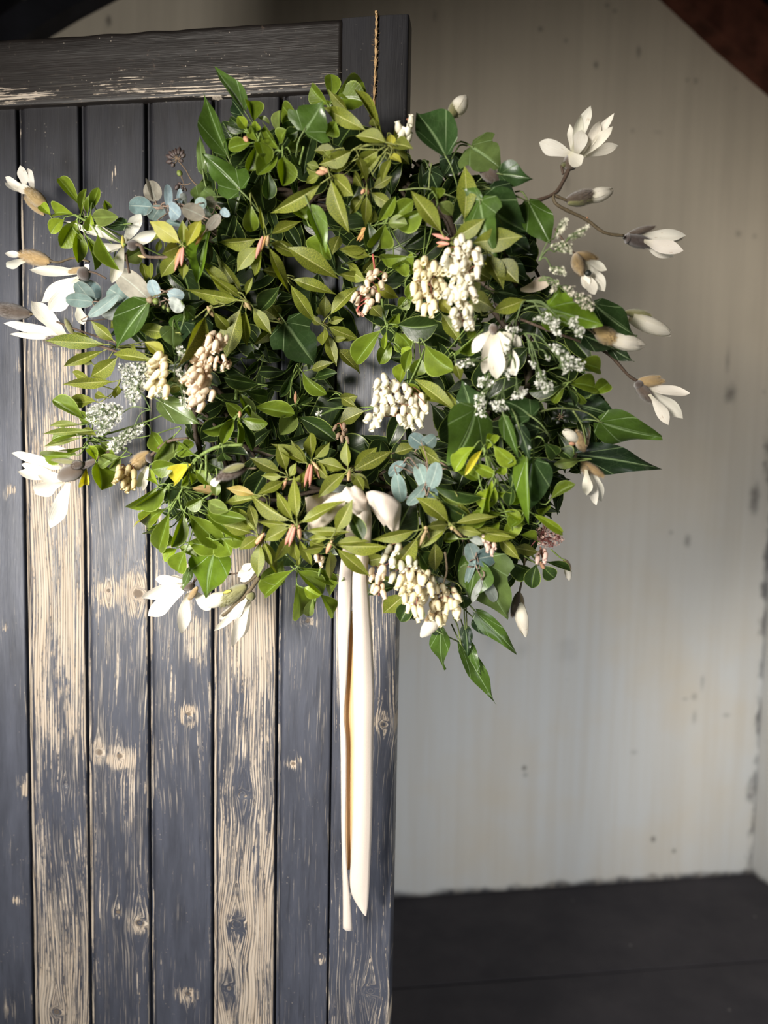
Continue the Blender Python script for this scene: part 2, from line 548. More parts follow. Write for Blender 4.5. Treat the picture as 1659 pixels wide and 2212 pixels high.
def plank_fields(i, x, z, x0, x1):
    wob = mnoise.noise(Vector((i * 7.3, z * 2.3, 0))) * 0.012 + mnoise.noise(Vector((x * 30 + i * 5, z * 5.5, 3))) * 0.0055
    g = x + wob
    k = 0.0
    for (kx, kz, kr) in KP.get(i, ()):
        dx = x - kx; dz = (z - kz)
        d = math.hypot(dx / kr, dz / (kr * 0.85))
        if d < 6:
            # grain lines bow around the knot
            push = kr * 1.5 * math.exp(-(dz / (kr * 3.2)) ** 2)
            sx = 1 if dx >= 0 else -1
            g += -sx * push * math.exp(-abs(dx) / (kr * 2.2)) * 0.8
            if d < 1.4:
                k = max(k, 1.0 - max(0, d - 0.5))
                w_ = min(1.0, max(0.0, (1.4 - d) / 0.7))
                g = g * (1 - w_) + (kx + d * kr * 1.3) * w_
    p = interp_z(i, z)
    for (ax, az, rx, rz, s) in PP:
        dx = (x - ax) / rx; dz = (z - az) / rz
        q = dx * dx + dz * dz
        if q < 2.6:
            p += s * 0.62 * max(0.0, 1 - (q / 2.6)) * (0.7 + 0.9 * mnoise.noise(Vector((x * 210, z * 70, 7))))
    return g, p, k


_zt = {}


def interp_z(i, z):
    if i not in _zt:
        xm = -0.6 + 0.095 * i
        _zt[i] = sorted((row_to_z(r, xm), b) for r, b in PEEL[i])
    return interp(z, _zt[i])


def add_fields(me, grain, along, peel, knot):
    for nm, arr in (('grain', grain), ('along', along), ('peel', peel), ('knot', knot)):
        a = me.attributes.new(nm, 'FLOAT', 'POINT')
        a.data.foreach_set('value', arr)


def make_plank(i, x0, x1, z0, z1, name, mat, y0=0.0, bead=True, thick=0.028, step=0.005):
    w = x1 - x0
    if bead:
        prof = list(BEAD)
        k = 0.0078
        end = [(w - 0.0050, 0.0), (w - 0.0040, 0.0007), (w - 0.0034, 0.003), (w - 0.0030, 0.014)]
    else:
        prof = [(0.0, 0.012), (0.0004, 0.002), (0.0014, 0.0004)]
        k = 0.0014
        end = [(w - 0.0028, 0.0), (w - 0.0014, 0.0004), (w - 0.0004, 0.0014), (w, 0.004), (w, thick - 0.002), (w - 0.002, thick)]
    m = max(3, int((w - k) / 0.0025))
    for q in range(1, m):
        prof.append((k + (end[0][0] - k) * q / m, 0.0))
    prof += end
    zs = [z0]
    ks = KP.get(i, ()) if name != 'back' else ()
    while zs[-1] < z1 - 1e-6:
        z = zs[-1]
        st = 0.02 if z < 0.42 else step
        if any(abs(z - kz) < kr * 2 for _, kz, kr in ks): st = 0.0018
        zs.append(min(z1, z + st))
    nz = len(zs) - 1
    V = []; G = []; A = []; PL = []; K = []
    nc = len(prof)
    rr = random.Random(i * 31 + 5)
    ex = [0.0] * (nz + 1)
    for r in range(nz + 1):
        z = zs[r]
        jag = mnoise.noise(Vector((i * 3.1, z * 22, 5))) * 0.0007
        for c, (px, py) in enumerate(prof):
            x = x0 + px
            edge = px < 0.008 or px > w - 0.0051
            cup = -0.0009 * math.sin(math.pi * px / w)
            g, p, k_ = plank_fields(i, x, z, x0, x1)
            yy = y0 + py + (0 if edge else cup) + (jag if edge else 0)
            yy += 0.0005 * mnoise.noise(Vector((x * 60, z * 4, i)))
            if k_ > 0: yy += 0.001 * k_
            # bead and arris rub through to pale wood
            if bead and 0.0014 < px < 0.0048: p += 0.10 + 0.14 * mnoise.noise(Vector((z * 9, i, 1)))
            if bead and px <= 0.0010 or (bead and 0.0054 < px < 0.007): p -= 0.3
            if bead and px > w - 0.0036: p -= 0.3
            elif bead and px > w - 0.0062: p += 0.05 + 0.10 * mnoise.noise(Vector((z * 14, i, 8)))
            if not bead and px > w - 0.003: p += 0.03
            V.append((x, yy, z)); G.append(g); A.append(z); PL.append(p); K.append(k_)
    F = []
    for r in range(nz):
        for c in range(nc - 1):
            a = r * nc + c
            F.append((a, a + 1, a + nc + 1, a + nc))
    # back and ends
    n0 = len(V)
    for z in (z0, z1):
        for x in (x0, x1 if bead else x1 - 0.002):
            V.append((x, y0 + thick, z)); G.append(x); A.append(z); PL.append(-0.1); K.append(0)
    F.append((n0, n0 + 2, n0 + 3, n0 + 1))
    top = list(range(nz * nc, nz * nc + nc)); F.append(tuple(top + [n0 + 3, n0 + 2]))
    bot = list(range(nc)); F.append(tuple(reversed(bot + [n0 + 1, n0])))
    o = mesh_obj(name, V, F, mat, door, True)
    add_fields(o.data, G, A, PL, K)
    return o


XS = [-0.650, -0.553, -0.4588, -0.3617, -0.265, -0.170, -0.089, 0.0]
RAIL_B, TOP = 1.8705, 1.9615
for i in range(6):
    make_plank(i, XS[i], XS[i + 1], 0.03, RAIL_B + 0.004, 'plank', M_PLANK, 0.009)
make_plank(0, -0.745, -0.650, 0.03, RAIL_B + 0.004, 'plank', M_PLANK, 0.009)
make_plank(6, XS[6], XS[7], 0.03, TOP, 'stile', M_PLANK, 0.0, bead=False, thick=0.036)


def make_rail(x0, x1, z0, z1):
    nx = int((x1 - x0) / 0.005); nz = 22
    prof = [(0.0, 0.012), (0.0006, 0.003), (0.002, 0.0008), (0.004, 0.0)] + [(0.004 + (z1 - z0 - 0.010) * q / nz, 0.0) for q in range(1, nz + 1)] + [(z1 - z0 - 0.003, 0.001), (z1 - z0 - 0.001, 0.003), (z1 - z0, 0.008), (z1 - z0, 0.036)]
    V = []; G = []; A = []; PL = []; K = []; F = []
    nc = len(prof)
    for r in range(nx + 1):
        x = x0 + (x1 - x0) * r / nx
        for pz, py in prof:
            z = z0 + pz
            hz = pz / (z1 - z0)
            if pz > 0.08: z += 0.0012 * mnoise.noise(Vector((x * 30, 4, 2)))
            g = z + mnoise.noise(Vector((x * 2.5, 2.2, 0))) * 0.006
            p = interp(hz, [(0, .0), (.06, .02), (.10, .065), (.22, .045), (.32, .01), (.42, -.03), (.6, -.12), (1, -.10)])
            p += interp(x, [(-.75, .03), (-.45, .02), (-.3, .02), (-.1, -.01)])
            V.append((x, -0.0008 + py + 0.0005 * mnoise.noise(Vector((z * 60, x * 4, 9))), z)); G.append(g); A.append(x); PL.append(p); K.append(0.0)
    for r in range(nx):
        for c in range(nc - 1):
            a = r * nc + c
            F.append((a, a + nc, a + nc + 1, a + 1))
    for r in (0, nx):
        ring = [r * nc + c for c in range(nc)]
        F.append(tuple(ring if r == 0 else reversed(ring)))
    o = mesh_obj('top_rail', V, F, M_RAIL, door, True)
    add_fields(o.data, G, A, PL, K)


make_rail(-0.745, -0.0876, RAIL_B, TOP)


# ------------------------------------------------------------------ plant materials (leaf colour comes per leaf, as leaves differ)
def leaf_mat(name, kind):
    t = NT(name)
    info = t.n('ShaderNodeObjectInfo')
    base = info.outputs['Color']
    u, v, _ = t.sep(t.uv('leaf'))          # u: -1..1 over the width (as 0..1), v: base to tip
    sx, sy, _ = t.sep(t.uv('flat'))
    o = t.comb(t.math('ADD', sx, t.math('MULTIPLY', info.outputs['Random'], 9.0)), sy, 0.0)
    side = t.math('ABSOLUTE', t.math('SUBTRACT', t.math('MULTIPLY', u, 2.0), 1.0))
    wide = t.math('ABSOLUTE', t.math('SUBTRACT', sx, 0.5))
    mid = t.ramp(side, 0.085, 0.02)
    blot = t.noise(o, 3.5, 3)
    hue = t.n('ShaderNodeHueSaturation')
    t.set(hue.inputs['Color'], base)
    hue.inputs['Value'].default_value = 0.72
    col = t.mix(t.ramp(blot, 0.35, 0.65), hue.outputs[0], base)
    if kind == 'ivy':
        ang = t.math('ARCTAN2', t.math('SUBTRACT', sx, 0.5), t.math('ADD', sy, 0.02))
        wav = t.math('PINGPONG', t.math('ADD', t.math('ABSOLUTE', ang), 0.0), 0.36)
        ven = t.math('MULTIPLY', t.ramp(wav, 0.035, 0.008), t.ramp(sy, 0.95, 0.2))
        ven = t.math('MAXIMUM', ven, mid)
        net = t.ramp(t.voro(o, 9, 'DISTANCE_TO_EDGE'), 0.05, 0.0)
        col = t.mix(t.math('MULTIPLY', ven, 0.55), col, (0.30, 0.42, 0.20))
        col = t.mix(t.math('MULTIPLY', net, 0.07), col, (0.24, 0.34, 0.16))
        h = t.math('ADD', t.math('MULTIPLY', ven, -0.6), t.math('MULTIPLY', blot, 0.6))
        rough, spec, tr, back, bs = 0.30, 0.55, 0.30, (0.20, 0.34, 0.10), 0.5
    elif kind == 'spindle':
        lat = t.math('PINGPONG', t.math('SUBTRACT', sy, t.math('MULTIPLY', wide, 0.75)), 0.065)
        ven = t.math('MAXIMUM', mid, t.math('MULTIPLY', t.ramp(lat, 0.010, 0.001), 0.14))
        rim = t.ramp(side, 0.90, 0.985)
        col = t.mix(t.math('MULTIPLY', ven, 0.5), col, (0.26, 0.38, 0.10))
        col = t.mix(t.math('MULTIPLY', rim, 0.65), col, (0.42, 0.52, 0.14))
        h = t.math('ADD', t.math('MULTIPLY', ven, -0.5), t.math('MULTIPLY', blot, 0.4))
        rough, spec, tr, back, bs = 0.33, 0.42, 0.36, (0.24, 0.38, 0.09), 0.4
    elif kind == 'pieris':
        spk = t.noise(o, 46, 3, 0.7)
        col = t.mix(t.math('MULTIPLY', t.ramp(spk, 0.47, 0.60), 0.70), col, (0.42, 0.42, 0.06))
        col = t.mix(t.math('MULTIPLY', t.ramp(t.noise(o, 70, 2), 0.60, 0.68), 0.5), col, (0.05, 0.065, 0.015))
        col = t.mix(t.math('MULTIPLY', t.ramp(side, 0.07, 0.02), 0.75), col, (0.50, 0.50, 0.20))
        h = t.math('ADD', t.math('MULTIPLY', mid, -0.7), t.math('MULTIPLY', spk, 0.35))
        rough, spec, tr, back, bs = 0.40, 0.45, 0.30, (0.34, 0.36, 0.10), 0.4
    else:  # gum
        col = t.mix(t.math('MULTIPLY', mid, 0.5), col, (0.42, 0.46, 0.40))
        col = t.mix(t.math('MULTIPLY', t.ramp(side, 0.9, 1.0), 0.4), col, (0.34, 0.26, 0.20))
        col = t.mix(t.math('MULTIPLY', t.ramp(t.noise(o, 18, 3), 0.58, 0.7), 0.25), col, (0.40, 0.33, 0.27))
        h = blot
        rough, spec, tr, back, bs = 0.60, 0.3, 0.18, (0.40, 0.45, 0.40), 0.3
    bf = t.n('ShaderNodeNewGeometry').outputs['Backfacing']
    if kind != 'gum':
        pale = t.mix(0.5, base, back)
        col = t.mix(t.math('MULTIPLY', bf, 0.8), col, pale)
    nrm = t.bump(h, bs, 0.0016)
    b = t.bsdf(col, t.math('ADD', rough, t.math('MULTIPLY', bf, 0.25)), nrm, spec)
    tc = t.n('ShaderNodeHueSaturation')
    t.set(tc.inputs['Color'], col); tc.inputs['Saturation'].default_value = 1.15; tc.inputs['Value'].default_value = 1.5
    return t.leafy(b, tc.outputs[0], tr, nrm)


def petal_mat():
    t = NT('magnolia_petal')
    base = t.n('ShaderNodeObjectInfo').outputs['Color']
    u, v, _ = t.sep(t.uv('leaf'))
    sx, sy, _ = t.sep(t.uv('flat'))
    lines = t.noise(t.comb(t.math('MULTIPLY', u, 14.0), t.math('MULTIPLY', v, 1.6), 0.0), 1.0, 3)
    col = t.mix(t.math('MULTIPLY', t.ramp(lines, 0.35, 0.7), 0.30), base, (0.74, 0.66, 0.52))
    col = t.mix(t.math('MULTIPLY', t.ramp(v, 0.30, 0.0), 0.45), col, (0.62, 0.58, 0.34))
    br = t.math('MULTIPLY', t.ramp(t.noise(t.comb(u, v, t.n('ShaderNodeObjectInfo').outputs['Random']), 5.0, 3), 0.66, 0.74), 0.5)
    col = t.mix(br, col, (0.42, 0.27, 0.15))
    nrm = t.bump(lines, 0.25, 0.0015)
    return t.leafy(t.bsdf(col, 0.55, nrm, 0.25), col, 0.42, nrm)


def plain_tint(name, rough=0.6, spec=0.3, trans=0.0, noise_scale=400, amt=0.5, sheen=0.0, bump=0.3):
    t = NT(name)
    base = t.n('ShaderNodeObjectInfo').outputs['Color']
    o = t.obj()
    n = t.noise(o, noise_scale, 3)
    dk = t.n('ShaderNodeHueSaturation'); t.set(dk.inputs['Color'], base); dk.inputs['Value'].default_value = 1 - amt
    c = t.mix(t.ramp(n, 0.35, 0.65), dk.outputs[0], base)
    nrm = t.bump(n, bump, 0.0008)
    b = t.bsdf(c, rough, nrm, spec, Sheen_Weight=sheen)
    if trans:
        return t.leafy(b, c, trans, nrm)
    return t.done(b.outputs[0])


M_LEAF = {'P': leaf_mat('pieris_leaf', 'pieris'), 'E': leaf_mat('spindle_leaf', 'spindle'), 'I': leaf_mat('ivy_leaf', 'ivy'), 'U': leaf_mat('gum_leaf', 'gum')}
M_LEAF['L'] = M_LEAF['I']
M_PETAL = petal_mat()
M_SCALE = plain_tint('furry_bud_scale', 0.85, 0.15, 0.0, 900, 0.45, 0.6, 0.6)
M_BUD = plain_tint('young_leaf_bud', 0.5, 0.4, 0.2, 300, 0.25)
M_STEM = plain_tint('stem', 0.65, 0.3, 0.0, 500, 0.45)
def bell_mat():
    t = NT('bell_flower')
    base = t.n('ShaderNodeObjectInfo').outputs['Color']
    x, y, z = t.sep(t.obj())
    col = t.mix(t.math('MULTIPLY', t.ramp(y, 0.20, 0.08), 0.7), base, (.55, .42, .20))
    rib = t.noise(t.comb(t.math('MULTIPLY', t.math('ARCTAN2', x, z), 2.0), y, 0.0), 2.2, 2)
    col = t.mix(t.math('MULTIPLY', t.ramp(rib, .5, .7), .12), col, (.72, .62, .40))
    return t.leafy(t.bsdf(col, .45, None, .35), col, .35)


M_BELL = bell_mat()
M_BERRY = plain_tint('berry', 0.35, 0.5, 0.0, 300, 0.4)
M_FLORET = plain_tint('tiny_white_floret', 0.6, 0.2, 0.35, 300, 0.15)


# ------------------------------------------------------------------ templates: one leaf is 1 long (y) and 1 wide (x), blade facing +z
def prof_P(v): return 0.5 * max(0.0, math.sin(math.pi * min(1, max(0, (v - 0.05) / 0.95)) ** 0.90)) ** 1.22 if v > 0.05 else 0.02
def prof_E(v): return interp(v, [(0, .03), (.08, .06), (.2, .20), (.35, .37), (.5, .47), (.64, .5), (.78, .45), (.88, .34), (.95, .2), (1, .03)])
def prof_U(v): return 0.5 * math.sqrt(max(0.0008, 1 - (2 * (0.02 + 0.96 * v) - 1) ** 2)) * (1.0 if v > 0.1 else 0.9)
def prof_I(v): return interp(v, [(0, .10), (.03, .26), (.10, .40), (.20, .475), (.32, .5), (.45, .455), (.58, .365), (.70, .255), (.82, .145), (.92, .06), (1, .006)])
def prof_L(v): return interp(v, [(0, .12), (.04, .35), (.10, .44), (.18, .5), (.27, .40), (.36, .305), (.46, .325), (.55, .305), (.66, .24), (.78, .15), (.9, .06), (1, .006)])
def prof_M(v): return interp(v, [(0, .14), (.15, .23), (.35, .37), (.55, .47), (.68, .5), (.80, .43), (.89, .30), (.96, .15), (1, .03)])


PROF = {'P': prof_P, 'E': prof_E, 'U': prof_U, 'I': prof_I, 'L': prof_L, 'M': prof_M}
ROWS = {'P': 12, 'E': 26, 'U': 10, 'I': 14, 'L': 15, 'M': 11}


def leaf_template(kind, var, folded=False):
    r = random.Random(hash((ord(kind), var, folded)) & 0xffff)
    n = ROWS[kind]
    cols = [-1, -0.6, -0.22, 0, 0.22, 0.6, 1]
    fold = {'P': .16, 'E': .42, 'U': .05, 'I': .10, 'L': .08, 'M': -.12}[kind] * r.uniform(0.5, 1.6)
    if folded: fold = 0.75 + 0.35 * r.random()
    bend = {'P': .20, 'E': .22, 'U': .05, 'I': .26, 'L': .22, 'M': .22}[kind] * r.uniform(-0.5, 1.6)
    twist = r.uniform(-0.6, 0.6) * (0.4 if kind == 'U' else 1)
    rip = {'P': .012, 'E': .02, 'U': .012, 'I': .055, 'L': .05, 'M': .03}[kind]
    side = r.uniform(-0.07, 0.07)
    ph1, ph2 = r.uniform(0, 6), r.uniform(0, 6)
    V = []; UV = []; FL = []
    for i in range(n + 1):
        v = i / n
        v = v + 0.0 * v
        h = PROF[kind](v)
        for t in cols:
            x = t * h
            if kind == 'E' and abs(t) == 1 and 0.1 < v < 0.97: x *= 1.0 + (0.02 if i % 2 else -0.02)
            if kind == 'P' and abs(t) == 1 and 0.2 < v < 0.9: x *= 1.0 + (0.02 if i % 2 else -0.02)
            if kind in 'IL' and abs(t) == 1: x *= 1 + 0.05 * math.sin(7 * v + ph1 + t)
            if kind == 'M' and abs(t) == 1: x *= 1 + 0.07 * math.sin(9 * v + ph1 * t)
            y = v
            if kind in 'IL':
                y = v - 0.07 * (abs(t) ** 1.5) * max(0, 1 - v * 4)          # cordate base
                if kind == 'L' : y += 0.07 * abs(t) ** 2 * math.exp(-((v - 0.17) / 0.09) ** 2)
            a = abs(t)
            z = fold * (a * h) + rip * math.sin(v * 8 + ph1 + (2 if t > 0 else 0)) * a * a
            z += -bend * (v - 0.25) ** 2 + twist * t * h * (v - 0.3)
            if kind == 'M': z = -fold * (1.2 * (a * h) ** 2 * 2) + bend * (v - .1) ** 2 + rip * math.sin(v * 7 + ph2) * t
            if kind == 'U': z = 0.05 * math.cos(ph1) * (2 * v - 1) ** 2 + fold * (t * h) ** 2 * 2 + twist * t * h * (v - .5)
            if kind in 'IL' and not folded: z += -0.12 * (a * h) ** 2 * 2 * r.choice((1, 1, 1))
            x += side * math.sin(math.pi * v)
            V.append((x, y, z)); UV.append((t * 0.5 + 0.5, v)); FL.append((x + 0.5, y))
    nc = len(cols)
    F = []
    for i in range(n):
        for c in range(nc - 1):
            a = i * nc + c
            F.append((a, a + 1, a + nc + 1, a + nc))
    me = bpy.data.meshes.new({'P': 'pieris_leaf', 'E': 'spindle_leaf', 'U': 'gum_leaf', 'I': 'ivy_leaf', 'L': 'lobed_ivy_leaf', 'M': 'petal'}[kind])
    me.from_pydata(V, [], F)
    for nm, arr in (('leaf', UV), ('flat', FL)):
        l = me.uv_layers.new(name=nm)
        for lp in me.loops:
            l.data[lp.index].uv = arr[lp.vertex_index]
    me.polygons.foreach_set('use_smooth', [True] * len(me.polygons))
    me.materials.append(M_PETAL if kind == 'M' else M_LEAF[kind])
    me.update()
    return me


TPL = {}
NVAR = {'P': 6, 'E': 6, 'U': 4, 'I': 5, 'L': 5, 'M': 6}


def template(kind, folded=False, var=None):
    k = (kind, rnd.randrange(NVAR[kind]) if var is None else var, folded)
    if k not in TPL: TPL[k] = leaf_template(*k)
    return TPL[k]


def scale_template(fuzzy, var):
    """a bud scale: pointed boat-shaped shell 1 long, 1 wide, hollow on the far side of +z, with down on it"""
    r = random.Random(var * 7 + fuzzy)
    g = Geo()
    n, m = 10, 10
    def pt(v, a):
        h = interp(v, [(0, .16), (.12, .33), (.3, .47), (.5, .5), (.7, .43), (.85, .28), (.95, .13), (1, .02)])
        bow = 0.10 * (v - .5) ** 2 * 4
        return Vector((h * math.cos(a), v, 0.9 * h * math.sin(a) - bow * 0.5))
    for i in range(n + 1):
        for k in range(m):
            g.v.append(pt(i / n, 2 * math.pi * k / m))
    for i in range(n):
        for k in range(m):
            a = i * m + k; b = i * m + (k + 1) % m
            g.f.append((a, b, b + m, a + m))
    g.f.append(tuple(reversed(range(m)))); g.f.append(tuple(n * m + k for k in range(m)))
    if fuzzy:
        for _ in range(900):
            v = r.uniform(.02, .97); a = r.uniform(0, 2 * math.pi)
            p = pt(v, a); q = pt(min(1, v + .01), a + .05)
            nn = Vector((math.cos(a), 0, math.sin(a)))
            L = r.uniform(.05, .13)
            tip = p + nn * L + Vector((r.uniform(-.02, .02), L * 0.9, 0))
            d = Vector((-math.sin(a), 0, math.cos(a))) * 0.013
            k = len(g.v)
            g.v += [p + d, p - d, tip]
            g.f.append((k, k + 1, k + 2))
    me = bpy.data.meshes.new('bud_scale')
    me.from_pydata([tuple(v) for v in g.v], [], g.f)
    me.polygons.foreach_set('use_smooth', [True] * len(me.polygons))
    me.materials.append(M_SCALE)
    return me


def lathe_template(name, prof, sides, mat):
    """rings along +y"""
    g = Geo()
    for y, r in prof:
        for k in range(sides):
            a = 2 * math.pi * k / sides
            g.v.append(Vector((r * math.cos(a), y, r * math.sin(a))))
    for i in range(len(prof) - 1):
        for k in range(sides):
            a = i * sides + k; b = i * sides + (k + 1) % sides
            g.f.append((a, b, b + sides, a + sides))
    me = bpy.data.meshes.new(name)
    me.from_pydata([tuple(v) for v in g.v], [], g.f)
    me.polygons.foreach_set('use_smooth', [True] * len(me.polygons))
    me.materials.append(mat)
    return me


T_SCALE = [scale_template(True, 0), scale_template(True, 1)]
T_SMOOTH = scale_template(False, 2)
T_BUD = lathe_template('leaf_bud', [(0, .12), (.15, .3), (.4, .46), (.65, .42), (.85, .24), (1, .03)], 7, M_BUD)
# urn-shaped bell hanging along +y from its stalk, lip turned out and hollow
T_BELL = lathe_template('bell', [(0, .08), (.04, .28), (.14, .42), (.34, .50), (.58, .47), (.78, .37), (.90, .32), (.96, .37), (1.0, .44), (.98, .29), (.86, .24), (.5, .25)], 10, M_BELL)
T_BERRY = lathe_template('berry', [(0, .08), (.08, .28), (.28, .46), (.5, .5), (.72, .44), (.88, .28), (.95, .22), (.97, .1), (1.06, .03)], 8, M_BERRY)

# ------------------------------------------------------------------ the wreath
WC = P(745, 735, 0.05)
wreath = empty('wreath', DOOR_M @ Matrix.Translation(WC))
wreath['label'] = 'large evergreen wreath with white magnolia flowers hung on the dark plank door'
wreath['category'] = 'wreath'


def zfront(px, py):
    r = math.hypot(px - 740, py - 740)
    z = interp(r, [(0, .045), (110, .06), (220, .11), (320, .15), (430, .15), (540, .115), (640, .085), (740, .065), (900, .05)])
    return z


CROP = {'A': (0, 300, 3.318), 'B': (0, 650, 3.318), 'C': (250, 950, 2.765), 'D': (350, 450, 3.318), 'E': (400, 100, 3.318),
        'F': (850, 180, 2.552), 'G': (850, 650, 2.552), 'H': (650, 950, 2.552), 'X': (0, 0, 1.0)}
C_LEAF = {  # linear colours of leaves by tone
    'P': {'': (.110, .145, .019), 'y': (.38, .37, .05), 'd': (.040, .062, .013), 'b': (.17, .22, .025), 'o': (.36, .24, .07), 'g': (.11, .16, .04)},
    'E': {'': (.140, .200, .017), 'y': (.66, .57, .05), 'd': (.032, .060, .013), 'b': (.26, .35, .028), 'g': (.17, .22, .055), 'o': (.50, .34, .16)},
    'I': {'': (.060, .115, .017), 'd': (.016, .033, .013), 'b': (.13, .22, .016), 'g': (.12, .18, .05), 'm': (.030, .062, .018)},
    'U': {'': (.20, .28, .265), 'w': (.36, .40, .37), 'd': (.105, .165, .165), 'p': (.32, .30, .25), 'b': (.27, .36, .40)},
    'M': {'': (.86, .83, .745), 'g': (.70, .69, .64), 'p': (.74, .62, .52), 'o': (.45, .30, .20)},
}
C_LEAF['L'] = C_LEAF['I']
C_SCALE = {'': (.33, .24, .12), 'd': (.105, .072, .050), 'o': (.27, .26, .10), 't': (.46, .31, .13), 'k': (.055, .035, .028)}
C_BUD = {'': (.66, .36, .22), 'p': (.72, .33, .25), 't': (.52, .38, .20), 'y': (.50, .45, .10), 'o': (.60, .33, .12)}
NAMES = {'P': 'pieris_leaf', 'E': 'spindle_leaf', 'I': 'ivy_leaf', 'L': 'ivy_leaf', 'U': 'gum_leaf', 'M': 'petal'}
PARTNAME = {'P': 'pieris_sprig', 'E': 'spindle_sprig', 'I': 'ivy_sprig', 'L': 'ivy_sprig', 'U': 'gum_sprig', 'M': 'magnolia_flower', 'B': 'magnolia_bud', 'R': 'bell_flower_spray', 'O': 'berry_cluster', 'T': 'magnolia_branch', 'S': 'ivy_stem'}
STEMCOL = {'P': (.20, .22, .06), 'E': (.17, .24, .06), 'I': (.15, .20, .07), 'L': (.15, .20, .07), 'U': (.24, .17, .13), 'M': (.11, .075, .055), 'B': (.13, .10, .06), 'R': (.30, .13, .08), 'O': (.16, .11, .07), 'T': (.075, .052, .042), 'S': (.17, .21, .07)}


def jit(c, a=0.14):
    k = 1 + rnd.uniform(-a, a)
    return tuple(max(0, q * k * (1 + rnd.uniform(-a * .15, a * .15))) for q in c) + (1,)


def frame(b, t, roll):
    """unit axes of a blade from b to t whose face looks at the viewer, turned by `roll` about its length"""
    Y = (t - b)
    L = Y.length
    Y = Y / L
    V = (CAM_D - (b + t) / 2).normalized()
    Z = V - Y * V.dot(Y)
    if Z.length < 0.05: Z = Y.orthogonal()
    Z.normalize()
    X = Y.cross(Z)
    c, s = math.cos(roll), math.sin(roll)
    return X * c - Z * s, Y, Z * c + X * s, L


def put(me, name, parent, b, t, width, roll=0.0, zs=None, color=None):
    X, Y, Z, L = frame(b, t, roll)
    o = bpy.data.objects.new(name, me)
    zs = L if zs is None else zs
    M = Matrix(((X.x * width, Y.x * L, Z.x * zs, b.x - WC.x), (X.y * width, Y.y * L, Z.y * zs, b.y - WC.y), (X.z * width, Y.z * L, Z.z * zs, b.z - WC.z), (0, 0, 0, 1)))
    o.parent = parent
    o.matrix_basis = M
    if color: o.color = color
    COL.objects.link(o)
    return o


def px2m(p):
    return depth_of(p) / FPX


def part(kind, geo, name=None, col=None):
    """a sprig: its stems are the mesh, its leaves and flowers the children"""
    if not geo.v:
        geo.tube([Vector((0, 0, 0)), Vector((0, 0, 0.004))], 0.0006, 4)
    o = geo.build(name or PARTNAME[kind], M_STEM, wreath)
    o.color = tuple(col or STEMCOL[kind]) + (1,)
    return o


def run(text):
    cur = None
    for line in text.strip().splitlines():
        line = line.split('#')[0].strip()
        if not line: continue
        w = line.split()
        if w[0] == 'S':                        # new sprig: S kind crop nodex nody [z<cm>]
            flush(cur)
            x0, y0, s = CROP[w[2]]
            cur = {'k': w[1], 'crop': (x0, y0, s), 'node': None, 'z': 0.0, 'items': [], 'stems': [], 'label': None}
            if len(w) > 4 and w[3] != '-': cur['node'] = (x0 + float(w[3]) / s, y0 + float(w[4]) / s)
            for a in w[3:]:
                if a[0] == 'z': cur['z'] = float(a[1:]) / 100
                if a[0] == '=': cur['label'] = a[1:].replace('_', ' ')
        else:
            cur['items'].append(w)
    flush(cur)


